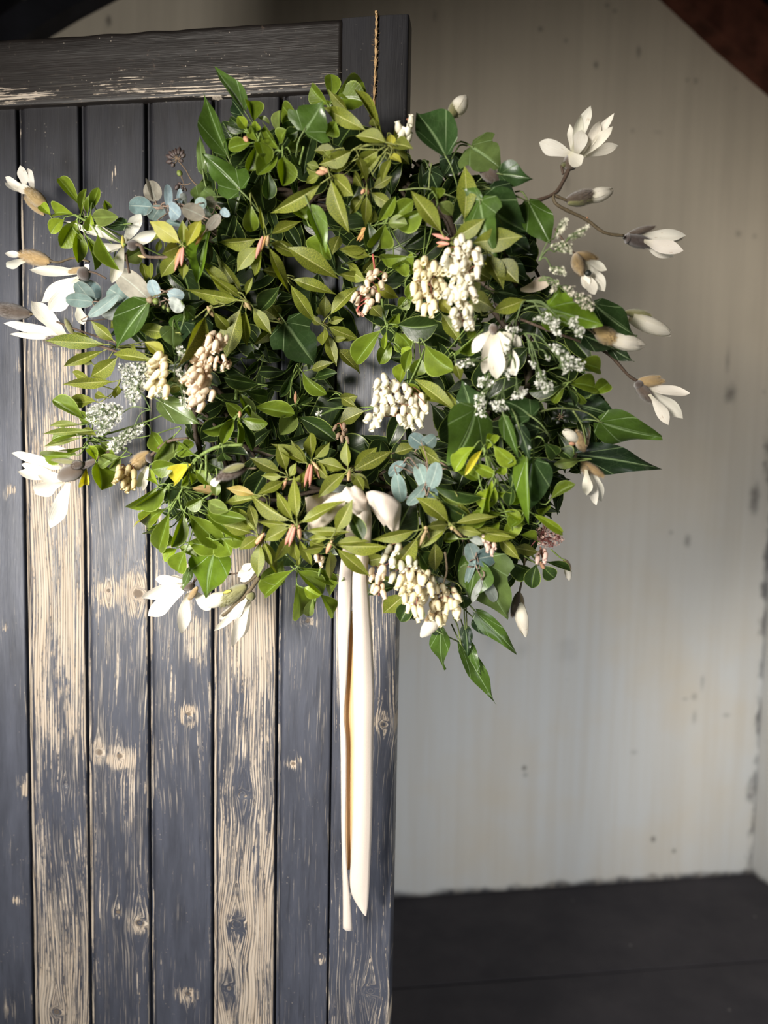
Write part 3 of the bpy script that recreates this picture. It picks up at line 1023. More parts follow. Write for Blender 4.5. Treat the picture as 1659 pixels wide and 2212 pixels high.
def flush(cur):
    if not cur: return
    if cur['k'] in 'IL' and cur['node'] is None and len(cur['items']) > 1:
        for it in cur['items']:                # loose ivy leaves: each on a stalk of its own
            flush(dict(cur, items=[it], k='S' if it[0] == 'T' else cur['k']))
        return
    x0, y0, s = cur['crop']
    g = Geo()
    pending = []
    q = lambda a, b: (x0 + float(a) / s, y0 + float(b) / s)
    node = None
    if cur['node']:
        node = P(*cur['node'], max(.012, zfront(*cur['node']) + cur['z'] - 0.022))
        # main stem runs from the node back into the ring of the wreath
        nx, ny = cur['node']
        ang = math.atan2(ny - 735, nx - 745)
        root = P(745 + 330 * math.cos(ang), 735 + 330 * math.sin(ang), 0.05)
        mid = node.lerp(root, 0.45) + Vector((0, 0.03, 0))
        if cur['k'] in 'PEU' and (node - root).length < 0.35:
            g.tube(spline([node, mid, root], 4), [0.0013] * 9, 5)
    for w in cur['items']:
        k = w[0]
        opts = [a for a in w[1:] if a[0].isalpha()]
        nums = [float(a) for a in w[1:] if not a[0].isalpha()]
        roll = None; dz = 0.0; kz = None; col = ''; folded = False; var = None
        for a in opts:
            if a[0] == 'r': roll = math.radians(float(a[1:]))
            elif a[0] == 'z': dz = float(a[1:]) / 100
            elif a[0] == 'k': kz = float(a[1:]) / 100
            elif a[0] == 'c': col = a[1:]
            elif a[0] == 'v': var = int(a[1:])
            elif a == 'f': folded = True
        if k == 'T':                            # stem polyline, last number = width px
            wd = nums[-1] / s
            pts = [q(nums[i], nums[i + 1]) for i in range(0, len(nums) - 1, 2)]
            P3 = [P(*p, zfront(*p) + cur['z'] + dz) for p in pts]
            sp = spline(P3, 5)
            r0 = wd / 2 * px2m(P3[0])
            n = len(sp)
            rad = [r0 * (1.0 + 0.28 * mnoise.noise(Vector((i * 0.8, r0 * 1e4, 0)))) * (1.12 - 0.22 * i / n) for i in range(n)]
            g.tube(sp, rad, 7)
            continue
        b2, t2 = q(nums[0], nums[1]), q(nums[2], nums[3])
        wd = nums[4] / s
        zb = zfront(*b2) + cur['z'] + dz
        zt = zfront(*t2) + cur['z'] + dz
        if k in 'PEILU':
            zt = 0.5 * (zb + zt) + (rnd.uniform(-.022, .022) if kz is None else kz)
        elif kz is not None:
            zt = zb + kz
        zb = max(zb, 0.008); zt = max(zt, 0.010)
        b, t = P(*b2, zb), P(*t2, zt)
        wm = wd * px2m((b + t) / 2)
        pending.append((k, b, t, wm, roll, col, folded, var))
        if k == 'O' and (t - b).length > 1.6 * wm:
            g.tube([b, b.lerp(t, .5)], 0.0006, 4)
        if k in 'PEUI' or k == 'L':
            if node is not None:
                # short stalk back to the node
                d = (t - b).normalized()
                sag = b - d * min(0.012, (b - node).length * 0.3)
                tgt = node
                if (b - node).length > 0.003:
                    deep = [node.lerp(b, .5) + Vector((0, min(.03, max(0, -.006 - node.lerp(b, .5).y)), 0))] if (b - node).length > .035 else []
                    sp_ = spline([tgt] + deep + [sag, b + d * (t - b).length * 0.06], 3)
                    g.tube(sp_, [0.0008] * len(sp_), 5)
            elif k in 'IL':
                d = (t - b).normalized()
                back = b - d * 0.03 + Vector((0, 0.03, -0.005))
                g.tube(spline([b + d * 0.004, b - d * 0.014 + Vector((0, 0.004, 0)), back], 3), [0.0010] * 7, 5)
    o = part(cur['k'], g)
    if cur['label']: o['label'] = cur['label']
    for (k, b, t, wm, roll, col, folded, var) in pending:
        if k in 'PEILUM':
            if roll is None: roll = rnd.uniform(-.75, .75) if k != 'U' else rnd.uniform(-.4, .4)
            if k == 'M': wm *= .88
            if k == 'M' : roll = roll if roll else rnd.uniform(-.3, .3)
            wm = wm / max(0.45, math.cos(roll))
            if folded: wm *= 1.15
            put(template(k, folded, var), NAMES[k], o, b, t, wm, roll, None if not folded else max(wm, 0.4 * (t - b).length), jit(C_LEAF[k].get(col, C_LEAF[k].get('d' if col == 'm' else '', C_LEAF[k]['']))))
        elif k == 'F':                           # furry bud scale
            put(rnd.choice(T_SCALE), 'bud_scale', o, b, t, wm, rnd.uniform(0, 6), wm, jit(C_SCALE.get(col, C_SCALE[''])))
        elif k == 'K':                           # smooth calyx
            put(T_SMOOTH, 'calyx', o, b, t, wm, rnd.uniform(0, 6), wm, jit(C_SCALE.get(col, C_SCALE[''])))
        elif k == 'B':
            put(T_BUD, 'leaf_bud', o, b, t, wm, 0, wm, jit(C_BUD.get(col, C_BUD[''])))
        elif k == 'W':                           # closed white petals, a solid bud
            ob = put(T_SMOOTH, 'petal_bud', o, b, t, wm, rnd.uniform(0, 6), wm, jit(C_LEAF['M'].get(col, C_LEAF['M']['']), .05))
            ob.data = T_WBUD
        elif k == 'O':
            put(T_BERRY, 'berry', o, b.lerp(t, .42) if (t - b).length > 1.6 * wm else b, t, wm, 0, wm, jit({'': (.07, .05, .045), 'g': (.17, .22, .05), 'k': (.02, .025, .02), 't': (.26, .20, .12)}[col]))
    return o


def wbud_template():
    """petals still wrapped round each other: overlapping pointed sheaths, 1 long"""
    g = Geo()
    for s in range(4):
        a0 = s * math.pi / 2 + 0.3 * s
        n, m = 9, 5
        k0 = len(g.v)
        top = (1.0, .93, .97, .88)[s]
        for i in range(n + 1):
            v = i / n
            h = interp(v, [(0, .30), (.2, .42), (.45, .5), (.7, .44), (.88, .30), (1, .12)]) * (1 + .05 * s)
            for k in range(m + 1):
                a = a0 + (k / m - .5) * 2.5 * (1 - .35 * v ** 3)
                g.v.append(Vector((h * math.cos(a), v * top, h * math.sin(a))))
        for i in range(n):
            for k in range(m):
                a = k0 + i * (m + 1) + k
                g.f.append((a, a + 1, a + m + 2, a + m + 1))
    me = bpy.data.meshes.new('petal_bud')
    me.from_pydata([tuple(v) for v in g.v], [], g.f)
    for nm in ('leaf', 'flat'):
        l = me.uv_layers.new(name=nm)
        for lp in me.loops:
            p = g.v[lp.vertex_index]
            l.data[lp.index].uv = (p.x + .5, p.y)
    me.polygons.foreach_set('use_smooth', [True] * len(me.polygons))
    me.materials.append(M_PETAL)
    return me


T_WBUD = wbud_template()


def inside(p, poly):
    x, y = p; c = False
    for (x1, y1), (x2, y2) in zip(poly, poly[1:] + poly[:1]):
        if (y1 > y) != (y2 > y) and x < (x2 - x1) * (y - y1) / (y2 - y1) + x1: c = not c
    return c


def scatter(poly, n, gap):
    xs = [p[0] for p in poly]; ys = [p[1] for p in poly]
    out = []; tries = 0
    while len(out) < n and tries < 6000:
        tries += 1
        p = (rnd.uniform(min(xs), max(xs)), rnd.uniform(min(ys), max(ys)))
        if inside(p, poly) and all((p[0] - q[0]) ** 2 + (p[1] - q[1]) ** 2 > gap * gap for q in out): out.append(p)
    return out


def raceme(crop, node, axis, poly, n, gap, size, col, dz=0.02, lean=(0, 1), stemcol=None, label=None, dmax=0.02):
    """a drooping spray of bells: axis stalk, a pedicel to each bell"""
    x0, y0, s = CROP[crop]
    c = lambda p: (x0 + p[0] / s, y0 + p[1] / s)
    poly = [c(p) for p in poly]; axis = [c(p) for p in axis]; node = c(node)
    base = zfront(*node) + dz
    cx = sum(p[0] for p in poly) / len(poly); cy = sum(p[1] for p in poly) / len(poly)
    g = Geo()
    ax = spline([P(*p, base) for p in [node] + axis], 4)
    g.tube(ax, 0.0013, 5)
    L, W = size
    bells = []
    for (x, y) in scatter(poly, n, gap):
        z = base + rnd.uniform(-.3, 1.0) * dmax
        k = px2m(ax[0])
        # each bell hangs mostly down, leaning out from the axis
        near = min(ax, key=lambda a: (a - P(x, y, z)).length)
        top = P(x - lean[0] * L * .5, y - lean[1] * L * .5, z)
        out = (top - near); out.y = 0
        d = Vector((lean[0], 0, -lean[1])) + out * 9 + Vector((rnd.uniform(-.45, .45), rnd.uniform(-1.1, .1), rnd.uniform(-.3, .3)))
        d.normalize()
        bells.append((top, top + d * L * k * rnd.uniform(.95, 1.25), W * k * rnd.uniform(.82, 1.02)))
        g.tube(spline([near, near.lerp(top, .6) + Vector((0, 0, .003)), top + d * .001], 2), 0.0006, 4, False)
    o = part('R', g, None, stemcol)
    if label: o['label'] = label
    for top, tip, w in bells:
        put(T_BELL, 'bell' if W >= 12.5 else 'flower_bud', o, top, tip, w, 0, w, jit(col, .07))
    return o


# ------------------------------------------------------------------ leaves and flowers, each read off the photograph: base, tip, width
DATA = '''
# ---- left top
S M A 330 480 z-1 =white_magnolia_flower_opening_from_a_furry_bud_at_the_upper_left
T 330 480 385 590 440 640 560 700 14
F 330 485 185 365 105 ct z1
F 315 545 175 425 55 ct
M 200 390 28 265 62
M 210 400 40 318 74
M 180 350 165 207 74
M 235 370 205 215 66
M 250 400 130 345 80 z1
S E A 590 560 z3
T 540 545 600 580 690 615 16
T 375 590 410 570 540 545 8
T 690 615 800 700 900 760 16
E 580 490 418 275 84
E 365 552 288 472 74 cb
E 535 545 360 518 98 cb
E 462 572 358 662 90 cb
E 555 575 440 780 140 cb
E 560 640 572 888 110
E 580 545 618 355 60
E 645 525 700 343 78
E 625 540 628 415 40
E 655 560 838 560 118 cg z1
E 652 530 632 662 66 cb z1.5
E 770 515 752 445 60
E 618 690 702 932 92
E 640 720 745 890 66
E 690 665 842 935 82 z1
I 900 612 655 640 52 cd r60
E 560 680 590 720 40
E 870 870 1010 800 120 cg z-2
S M A 885 770 z2 =open_white_magnolia_flower_in_front_of_the_upper_left_leaves
T 960 760 1010 765 1045 840 1165 850 1300 850 26
T 900 820 912 880 925 960 18
M 890 745 1010 540 105 cg
M 905 760 1122 645 92
M 880 745 690 665 72
M 872 768 705 762 70
M 878 780 805 1032 104 z1
M 850 740 560 640 44 z-1
M 850 790 690 800 60 z-1
K 985 755 905 775 78 ck
B 885 780 878 690 34 cy z1
B 1050 850 985 835 26 ct
S B A 350 870 z-1
T 350 870 420 885 525 855 640 880 16
F 355 875 140 825 105 ct
F 340 900 200 870 55 ct
M 170 835 58 832 50
M 180 870 46 910 70
S M A 610 950 z1 =white_magnolia_flower_hanging_sideways_below_the_left_spindle_leaves
T 610 950 680 960 760 1000 14
K 640 960 560 975 100 ck
F 620 935 470 955 50 ct
M 600 955 292 945 84
M 570 990 305 1168 104
M 560 1010 348 1245 140 z1
M 600 960 645 900 44
M 560 1200 602 1332 90 z-1
S U A 1290 480 z2
T 1100 470 1190 485 1300 470 1420 540 10
U 1098 490 930 480 132 cd
U 1122 450 1058 315 130 cp
U 1110 470 1046 292 40 cp r50
U 1210 490 1205 322 62 cb
U 1160 480 1090 580 112 c
U 1210 480 1290 560 108 cb
U 1290 465 1285 362 48 cb
U 1290 430 1340 420 80 cw
U 1462 560 1308 490 120 cp z1
U 1400 470 1480 450 84 c
U 1470 460 1550 445 84 cp
U 1490 605 1490 500 44 cw
U 1480 650 1575 545 76 cp z1
U 1580 500 1640 545 60 cb
U 1180 590 1300 615 44 cd
U 1330 700 1270 640 60 cd
S U A 1080 1190 z1
T 660 1160 740 1165 930 1195 1080 1190 1200 1150 10
U 720 1165 490 1075 215 cd z-1
U 668 1168 545 1022 110 z2
U 668 1166 472 1150 104 z2
U 640 1270 852 1112 84 z2.5
U 920 1190 770 1070 170 c
U 1085 1165 840 955 170 cp
U 930 1195 722 1260 120 cw z-1
U 940 1130 842 1300 56 cd r50
U 1130 1140 1080 1010 90 cb
U 1200 1100 1320 1130 90 cb
U 1210 1160 1320 1220 96 cw
S O A 1060 1160 z4
T 1060 1160 1150 1110 1240 1070 8
O 1100 1160 1050 1150 50 ct
O 1140 1165 1095 1160 50 cg
O 1190 1170 1170 1220 30 cg
O 1200 1180 1210 1240 30 cg
S I A - - z1
I 1490 650 1405 1030 150 cb f r35
I 1480 740 1430 980 120 cd r-30
S P A 1310 765 z3
P 1300 755 1070 590 128 cy
P 1310 750 1312 590 78 cb
P 1332 780 1442 558 102 cy z1
P 1290 765 1165 832 112 b
P 1280 830 1150 1000 112 b
P 1310 880 1312 1000 70
B 1310 775 1252 950 34 cp z1
B 1315 780 1300 915 32 cp z1.5
B 1295 780 1250 905 26 co
B 1400 760 1460 680 30 co
B 1405 740 1465 660 24 cy
S P A 1060 1030 z-1
P 1042 1025 1020 870 66 cb
P 1080 1012 1068 870 60 cb
P 1150 710 1050 720 66 cb
P 1152 720 1128 822 46 cb
# ---- left middle
S I B - - z2
I 1055 20 805 350 180 c f r25
I 1060 40 800 250 190 cd z-2
I 1150 30 1300 0 130 cd z-2
I 1320 100 1320 260 190 z-3
I 1240 190 1250 350 170 cg z-1
I 1340 60 1400 130 100
S M B 520 300 z1 =white_magnolia_flower_beside_a_dark_furry_bud_at_the_left_edge
T 530 290 700 320 880 380 18
T 410 150 560 210 830 300 14
M 480 280 240 10 136
M 450 250 138 145 84
M 460 270 150 230 54
M 470 250 330 130 60 z-1
F 480 300 318 275 84 cd
F 530 250 465 130 46 co
K 540 280 470 250 70 ck
S B B 200 95 z-1
T 195 95 290 100 420 150 14
F 215 95 -60 55 115 cd
S P B 830 330 z1
P 720 300 510 230 72
P 822 290 645 140 90
P 775 315 320 285 104 cg
P 760 350 445 472 76
P 672 455 540 378 76
P 850 395 638 555 120
P 1112 432 785 365 82 z2
P 982 382 920 310 56
P 1185 405 1035 290 84 cy f r20
P 1240 230 980 200 110
P 1480 95 1278 485 145 z2
P 1345 590 1160 620 120 cd
P 830 200 790 150 50
S P B 830 640 z1
P 660 580 498 505 70
P 825 578 448 598 92
P 772 690 668 660 56
P 702 722 475 740 90
P 850 600 820 700 60 cb
S E B 640 990 z1
E 612 855 378 705 96
E 752 880 578 868 76
P 592 890 340 885 40 cg
P 700 930 300 952 44 cg
E 562 962 364 972 86 c
P 700 965 540 932 56
P 602 980 308 1042 34 cg
E 540 1100 268 1132 116
E 625 1050 825 1150 100
E 640 1040 690 1145 74 cb z1
E 600 1050 470 1080 50
E 690 1150 730 1350 190 z1
E 620 1190 598 1325 70 cy
E 870 1110 785 1212 66 cg
E 720 1010 800 1060 70 cg
E 880 1120 700 1180 80 cg
E 1080 930 1170 1080 110
E 1250 960 1110 1160 110 cg
S M B 560 1230 z1 =large_white_magnolia_flower_lit_bright_at_the_left_edge
T 580 1190 690 1130 790 1080 30
M 430 1190 162 1085 84
M 400 1240 138 1172 76
M 420 1255 178 1245 100
M 440 1290 255 1372 140
M 490 1300 378 1592 130
M 480 1280 305 1265 90 z1
M 460 1200 280 1150 70 z-1
M 540 1090 320 1050 60 z-3
K 590 1200 415 1270 130 cd z1
F 560 1160 375 1140 46 co z1
F 590 1160 520 1190 70 cd z2
F 690 1145 570 1195 50 cd z1
S M B 1080 1110 z2
T 1080 1110 1200 1010 1350 985 22
F 1065 1080 945 1205 105 ct
K 1090 1160 1050 1080 70 ck
M 1050 1185 1000 1345 92
M 1060 1190 1045 1345 44
S I B - - z2
I 1150 720 1445 890 180 cg
I 1300 660 1210 560 120 z-2
# ---- lower left
S E C 400 300 z3
T 320 260 318 340 322 430 14
T 415 240 385 320 330 420 10
T 395 420 380 330 430 240 10
T 470 130 472 190 14
T 540 90 540 200 530 290 15
T 520 130 498 205 12
T 465 130 530 80 620 40 760 30 22
T 320 430 300 480 12
E 372 152 208 188 112 c
E 458 140 340 255 96 cy z1
E 255 272 180 200 66 cb
E 255 285 62 440 90
E 306 282 128 408 106 z1
E 300 410 132 525 110
E 322 428 248 668 100 z1.5 f r15
E 408 440 332 642 100 z1.5
E 430 440 640 640 140
E 535 420 752 478 84
E 530 440 775 598 80 z-1
E 525 350 425 412 84 z1
E 540 368 668 424 90 cg
E 450 290 594 325 62 co
E 430 210 395 275 42
E 420 612 645 645 112
E 312 520 200 555 112
E 262 400 125 520 92 cy z-1
E 380 640 480 690 60
E 370 645 284 715 60 cb
E 420 655 365 790 120 z1
E 320 480 190 545 80 cb z-1
E 620 560 690 690 120 z-2
E 470 180 560 270 80 d
E 540 130 640 180 100 cd z-2
E 600 230 600 330 60 cg
E 470 90 360 30 90
E 400 60 460 10 70
E 250 130 390 30 120 cg
E 620 590 780 600 60
E 300 530 255 640 110 z-2
E 640 70 660 130 80 cd
E 440 190 455 260 50 cb
S I C - - z2
I 590 670 545 940 250 cb v1 r12
I 440 770 398 895 60 cg
S B C 760 170 z4
T 760 170 840 170 12
F 775 165 600 232 88 cd
F 770 150 640 190 50 co z1
M 640 225 562 268 54
S M C 430 890 z2 =white_magnolia_flower_below_the_lower_left_leaves
M 420 870 192 908 86
M 400 845 258 818 70
M 400 895 246 1042 110 z1
M 430 915 390 1122 88 z1
M 465 910 572 1010 90
M 440 880 340 810 60 z-1
K 470 870 385 885 60 cd
F 490 880 436 955 40 ct z1
T 460 860 500 800 14
S B C 770 870 z2
T 855 820 800 900 720 980 640 1050 24
T 775 862 810 838 850 800 12
W 660 930 525 988 84
F 775 868 625 985 98 co
B 690 900 640 915 26 cy z1
S M C 830 780 z1
T 820 760 880 740 12
T 740 795 620 812 10
M 830 760 738 800 62
M 832 780 758 838 54
M 824 740 760 765 50
S M C 810 930 z2 =white_magnolia_flower_lowest_at_the_lower_left
M 800 950 612 1080 80
M 800 965 636 1118 50
M 800 970 692 1185 80 z1
M 798 985 768 1158 56
M 780 950 700 1060 70 z1
K 820 915 790 960 60 co
S P C 1170 155 z3
P 1145 142 935 15 82
P 1150 150 1040 0 80 cd
P 1170 120 1160 -50 84
P 1190 110 1280 20 70
P 1215 122 1375 175 74
P 1180 140 1270 240 70 d
P 1140 170 1110 300 60 cd
B 1160 145 1125 285 28 cp z1
B 1170 150 1158 280 26 cp z1
B 1185 145 1218 232 22 t
B 1175 130 1215 180 24 ct z1
S P C 1010 225 z3
P 1020 192 962 25 76
P 1038 222 1078 138 50
P 1000 222 868 215 50
P 1008 245 842 325 68
P 990 195 800 105 80 cd
P 1060 235 1200 222 60
B 1020 230 998 302 26 t
S P C 1385 180 z3
P 1388 172 1375 -5 70
P 1412 178 1565 42 84
P 1410 190 1655 60 90 cd
P 1380 190 1200 342 84
P 1378 180 1198 130 72
P 1400 200 1515 292 84 cd
P 1430 210 1480 300 60 cd
B 1398 180 1388 248 28 ct z1
S P C 1070 495 z5
P 1060 490 792 342 64
P 1062 486 952 302 76
P 1082 478 1062 210 86 z1
P 1100 498 1368 362 88 z1
P 1040 512 832 500 62
P 1040 522 885 600 84
P 1115 542 1405 552 54
P 1050 560 945 735 78
P 1092 590 1172 762 60
P 1062 590 1078 735 70
P 1150 600 1250 640 60
B 1062 508 1008 640 32 cp z1
B 1072 512 1035 640 32 cp z1
B 1095 510 1102 598 30 y z1
B 1050 505 1020 610 26
S P C 870 570 z3
P 840 552 690 398 84
P 822 560 640 505 80
P 852 575 735 655 76
P 862 600 845 825 72
P 892 600 968 815 66
P 842 542 790 370 66 cd
P 840 332 658 288 58 co
P 862 340 636 372 72
P 880 600 930 770 60
B 885 558 822 645 34 o z1
B 895 570 850 650 22 ct
S P C 1285 615 z5
P 1302 620 1525 598 60
P 1312 630 1625 645 62
P 1312 642 1520 815 84 z1
P 1272 590 1148 590 50
P 1282 660 1282 838 74
P 1250 640 1110 662 60
P 1310 552 1412 365 96 z1
E 1400 430 1475 595 96 cd
B 1292 602 1256 682 32 o z1
S E C 1090 760 z2
P 1098 700 1085 760 26 
E 1070 772 878 930 100 z1
E 1080 780 1252 912 116 z1
E 1102 762 1335 848 80
E 1085 862 1130 1075 158
E 1120 880 1218 932 88 z1 cb
E 1225 920 1328 1052 98
E 1330 850 1248 918 84
E 1000 720 872 840 150 cg z-1
E 1180 940 1150 1060 60 cg
T 1250 700 1215 800 1200 920 1180 1010 16
# ---- middle
S P D 740 205 z3
P 690 222 378 270 108
P 692 270 530 448 108
P 712 300 648 490 92
P 768 240 1000 335 104
P 762 270 912 605 92 z1
P 880 265 1275 495 150
P 770 190 1005 85 84
P 732 172 700 -10 32
B 722 200 672 362 38 cp z1
B 745 200 692 330 34 co z1
B 762 195 748 275 38 ct z1
E 640 -30 645 175 118
S P D 590 650 z2
P 560 662 158 602 116 z1
P 572 640 338 475 100
P 582 622 380 330 108 cd
P 600 625 648 490 46
P 572 700 455 1080 140
P 602 722 592 992 86
P 650 702 785 902 100
P 500 620 280 360 100
P 540 600 420 560 70 cd
B 590 655 642 735 36 ct z1
B 575 670 605 720 26 ct
S P D 340 720 z2
P 370 740 492 890 84
P 420 680 300 640 60 cd
B 325 700 372 782 40 ct z1
B 345 700 362 740 30 ct
S P D 910 515 z1
P 925 502 1248 600 106
P 912 535 1102 822 98 z2
E 852 552 705 735 100 cd
P 905 480 720 440 80 cd
S P D 850 820 z0
P 840 842 655 980 86
P 830 800 700 700 80 cd
P 850 790 790 690 70 cd
B 850 800 830 790 24 ct
S L D - - z1.5
L 885 820 1120 1130 400 cm v1 r-15
S P D 1165 830 z1
P 1198 770 1405 535 98 z1
P 1165 795 1170 622 88 cd
P 1182 842 1412 945 96
P 1192 822 1302 790 58
P 1168 860 1150 985 70
P 1182 882 1252 1135 88
P 1252 1002 1425 1182 110 cd
P 1215 942 1322 930 48
P 1150 840 1060 780 60 cd
P 1190 780 1110 700 70 cd
B 1170 820 1165 840 22 ct
S P D 1430 490 z2
P 1442 502 1272 470 78 y
P 1432 485 1328 395 74
P 1500 345 1272 295 76
P 1508 535 1700 645 92 cy z1
P 1500 700 1572 772 98 cd
P 1440 470 1540 360 80 cd
S E D 1600 860 z2
T 1575 650 1590 760 1615 860 18
E 1582 862 1382 1110 140
E 1642 950 1562 1115 110
E 1610 880 1590 1010 44 cb z1
E 1620 830 1700 760 60
S I D - - z3
I 1060 0 1185 312 112 cb f r-25
E 1150 165 1135 372 180 c z-1
I 150 820 90 1010 190 cd z-3
I 300 790 150 1140 200 cd z-4
S E D 550 1300 z0
T 535 1300 530 1370 26
E 700 1262 448 1225 110 cd z1
E 592 1312 778 1355 110 cd
E 552 1322 648 1495 92
E 540 1325 425 1330 60 cd
E 445 1382 572 1475 84 z1
E 690 1090 588 1192 60 cd
E 600 1080 680 1080 60 cd
S E D 960 1400 z0
T 970 1160 930 1240 920 1360 12
T 960 1400 965 1490 12
E 660 1422 950 1470 128
E 962 1482 845 1625 126 cg
E 972 1492 1245 1665 140 cd
E 1002 1170 1155 1340 76
E 945 1172 848 1355 68 cd
E 960 1420 1060 1340 80 cd
B 955 1400 958 1310 28 y
P 1060 1160 1220 1100 70 cd
E 1090 1220 1250 1180 80 cd z-1
P 1462 1450 1265 1535 110 cd
P 1270 1360 1400 1350 80 cd
P 1280 1350 1380 1420 70 cd
S E D 545 1490 z2
E 522 1502 288 1590 92
E 522 1512 428 1680 84
E 545 1512 532 1720 64
E 560 1512 665 1740 88 cd
E 562 1502 740 1560 80
E 640 1440 720 1540 70 cg
B 555 1500 560 1450 30 y z1
# ---- top
S I E - - z1
I 415 450 212 140 96 c f r25
I 410 490 330 380 120 cd z-1
I 302 780 125 325 140 c f r-20
I 128 905 92 610 80 cg
L 390 1030 120 770 270 c v2 r20
I 100 1100 190 950 150 cg r-20
I 215 1080 60 1090 120 cg
S E E 500 660 z2
E 490 545 470 388 116 z1
E 442 595 380 500 78 cb z1
E 430 600 310 515 84 cd
E 432 615 285 545 62 cd
E 505 610 505 545 66 cb
E 482 692 308 730 96
E 470 715 278 745 100 cd z-1
E 520 690 455 895 108 z1
E 530 670 588 805 120 z1
E 525 690 440 560 76
E 520 505 600 545 40 cg
B 450 680 420 650 44 y z2
S E E 690 750 z1
T 690 750 640 760 610 900 12
T 850 720 830 800 820 850 16
E 672 742 538 568 124
E 700 742 812 648 92 cg
E 670 772 515 925 106
E 700 782 700 995 158 z1
E 665 625 670 458 74 cg
E 680 700 720 600 90
E 720 640 800 610 100 cd
E 600 900 600 1100 110 cd
E 760 780 800 860 90 cd
S L E - - z3
L 850 610 985 400 370 c v0 r-10
S E E - - z0
E 845 585 668 430 150
E 830 600 690 572 96 cd z-1
E 1000 640 1080 560 100
S E E 1040 400 z0
E 1042 385 1052 182 118
E 1022 420 905 290 130
E 1080 350 1285 250 190
E 1070 380 1290 400 200 z-1
P 1172 470 1020 308 84 z1
E 1050 400 1010 420 60
S P E 1350 660 z2
P 1312 612 985 432 110
P 1420 650 1208 298 60 f r20 v1
P 1450 692 1220 620 96 z1
P 1370 580 1340 520 66 cd
S P E 1450 730 z2
T 1210 740 1320 705 1430 705 18
T 1215 730 1250 735 1400 740 10
T 1430 705 1440 760 1400 830 1340 920 10
P 1500 760 1468 615 72 cy
P 1390 745 1235 835 112 b
P 1425 760 1225 982 50
P 1478 800 1400 955 56 b
P 1460 800 1365 1025 44
P 1480 702 1625 722 84 cd
P 1500 745 1610 845 84 cd
P 1470 730 1560 560 80 cd z-1
P 1460 770 1550 830 60 cy
P 1480 640 1540 680 60 cd
S P E 1000 890 z1
P 1205 742 958 855 112 z1
P 1180 832 1030 885 84
P 962 900 858 880 78 cg
P 965 870 870 840 60 cg
P 968 925 858 985 58 b
P 1052 918 1205 1075 112
P 1040 940 1150 1335 116 z1
P 992 972 608 1210 104 z1
P 1085 740 920 740 80 cd
P 1000 760 1040 800 70 cg
B 1010 905 935 905 46 y z1
B 1020 890 960 870 40 ct z1
B 1030 900 1000 880 40 t z1
S P E 1295 1030 z1
P 1285 1062 1165 1205 86 cd
P 1302 1065 1300 1295 88 z1
P 1322 1042 1495 1155 82
P 1240 780 1310 960 80 cd
P 1270 1010 1200 900 80 cd
P 1340 1020 1490 930 80 cd
B 1300 1010 1312 1062 30 p z1
B 1285 1025 1262 1060 30 t z1
S P E 1300 1300 z1
B 1300 1300 1230 1395 36 co z1
B 1310 1310 1250 1400 30 co z1
B 1290 1300 1260 1330 30 co z1
P 1330 1270 1360 1180 70 cd
S E E 1450 1260 z2
E 1442 1245 1625 1110 136
E 1382 1260 1503 1088 84
E 1450 1268 1582 1265 100 cg z1
E 1432 1275 1350 1445 190 z1
E 1470 1290 1700 1190 116 c
E 880 1255 785 1150 96
E 1310 1260 1340 1480 120 cd
P 1310 1460 1105 1450 70
P 1170 1600 1290 1680 80
E 1600 1510 1380 1545 110
E 1490 1600 1600 1550 100 b
P 1110 1350 1050 1480 90 cd z-1
# ---- top right
S B F 310 190 z0 =closed_white_magnolia_bud_topmost_on_the_wreath
T 305 195 300 240 292 330 10
W 335 165 398 72 84
F 312 195 350 95 58 co
F 318 192 340 120 60 co
S I F - - z0
I 285 400 125 150 185 cm v0 f r20
L 425 345 600 450 270 cg v1
I 585 500 762 535 140 cm
I 530 580 692 640 124 cd
I 480 640 740 850 270 cm
I 745 655 872 898 170 c v3
I 700 720 760 840 150 cd z-2
I 640 860 760 930 130 cd z-3
I 200 480 250 600 120 cd z-2
I 330 400 270 520 150 cd z-2
T 30 590 180 580 340 630 8
T 440 580 600 590 740 650 8
T 195 580 200 500 210 440 8
S L F - - z2
L 475 650 540 945 230 c v1 r22
I 480 640 375 580 80 c
S P F 310 860 z2
P 388 770 398 440 104
P 272 832 95 588 88 z1
P 320 862 505 745 88
P 420 880 715 845 124
P 352 902 512 995 82 cy z1
P 510 940 608 1132 104 cd
P 560 970 690 1100 130 cd
P 320 890 310 940 40 cb
B 310 860 212 830 28 cp z1
B 308 885 235 878 26 cp z1
B 308 880 240 900 24 co
S P F 480 1180 z1
P 412 1172 552 1250 116 cd
P 535 1262 738 1190 88
P 262 1262 372 1432 74 
P 245 1182 325 1272 60 cy z2
P 420 1100 470 1160 70 cd
P 450 1020 540 1080 80 cd
S E F 40 1340 z3
E 12 1330 228 1348 140 cm z1
E 8 1368 92 1450 108
E 245 655 328 718 78 cg
E 235 650 236 568 76
E 70 1190 120 1110 80
E 110 1010 60 960 66
E 20 1240 80 1190 80
E 90 1060 150 960 60
S M F 970 450 z-1 =open_white_magnolia_flower_standing_up_at_the_upper_right
T 965 475 935 540 880 612 720 672 600 710 22
T 935 500 925 455 14
M 985 395 806 325 96
M 990 380 1070 163 78
M 1000 385 1012 200 60
M 1005 395 1040 262 92 z1
M 1030 400 1140 215 66
M 1040 390 1192 210 56 z-1
M 1045 405 1178 268 64
M 1060 405 1208 328 58
M 970 385 1035 450 90 z1.5
M 980 370 985 245 40 z-1
K 955 475 1000 395 88 cd
F 945 465 930 440 40 co
S B F 960 645 z-1
T 880 615 960 648 16
T 880 615 905 672 1060 750 1160 822 1270 840 18
F 955 650 1120 615 90 cd
F 960 655 1105 630 70 co
W 1070 635 1212 590 74
B 1055 750 1075 740 20
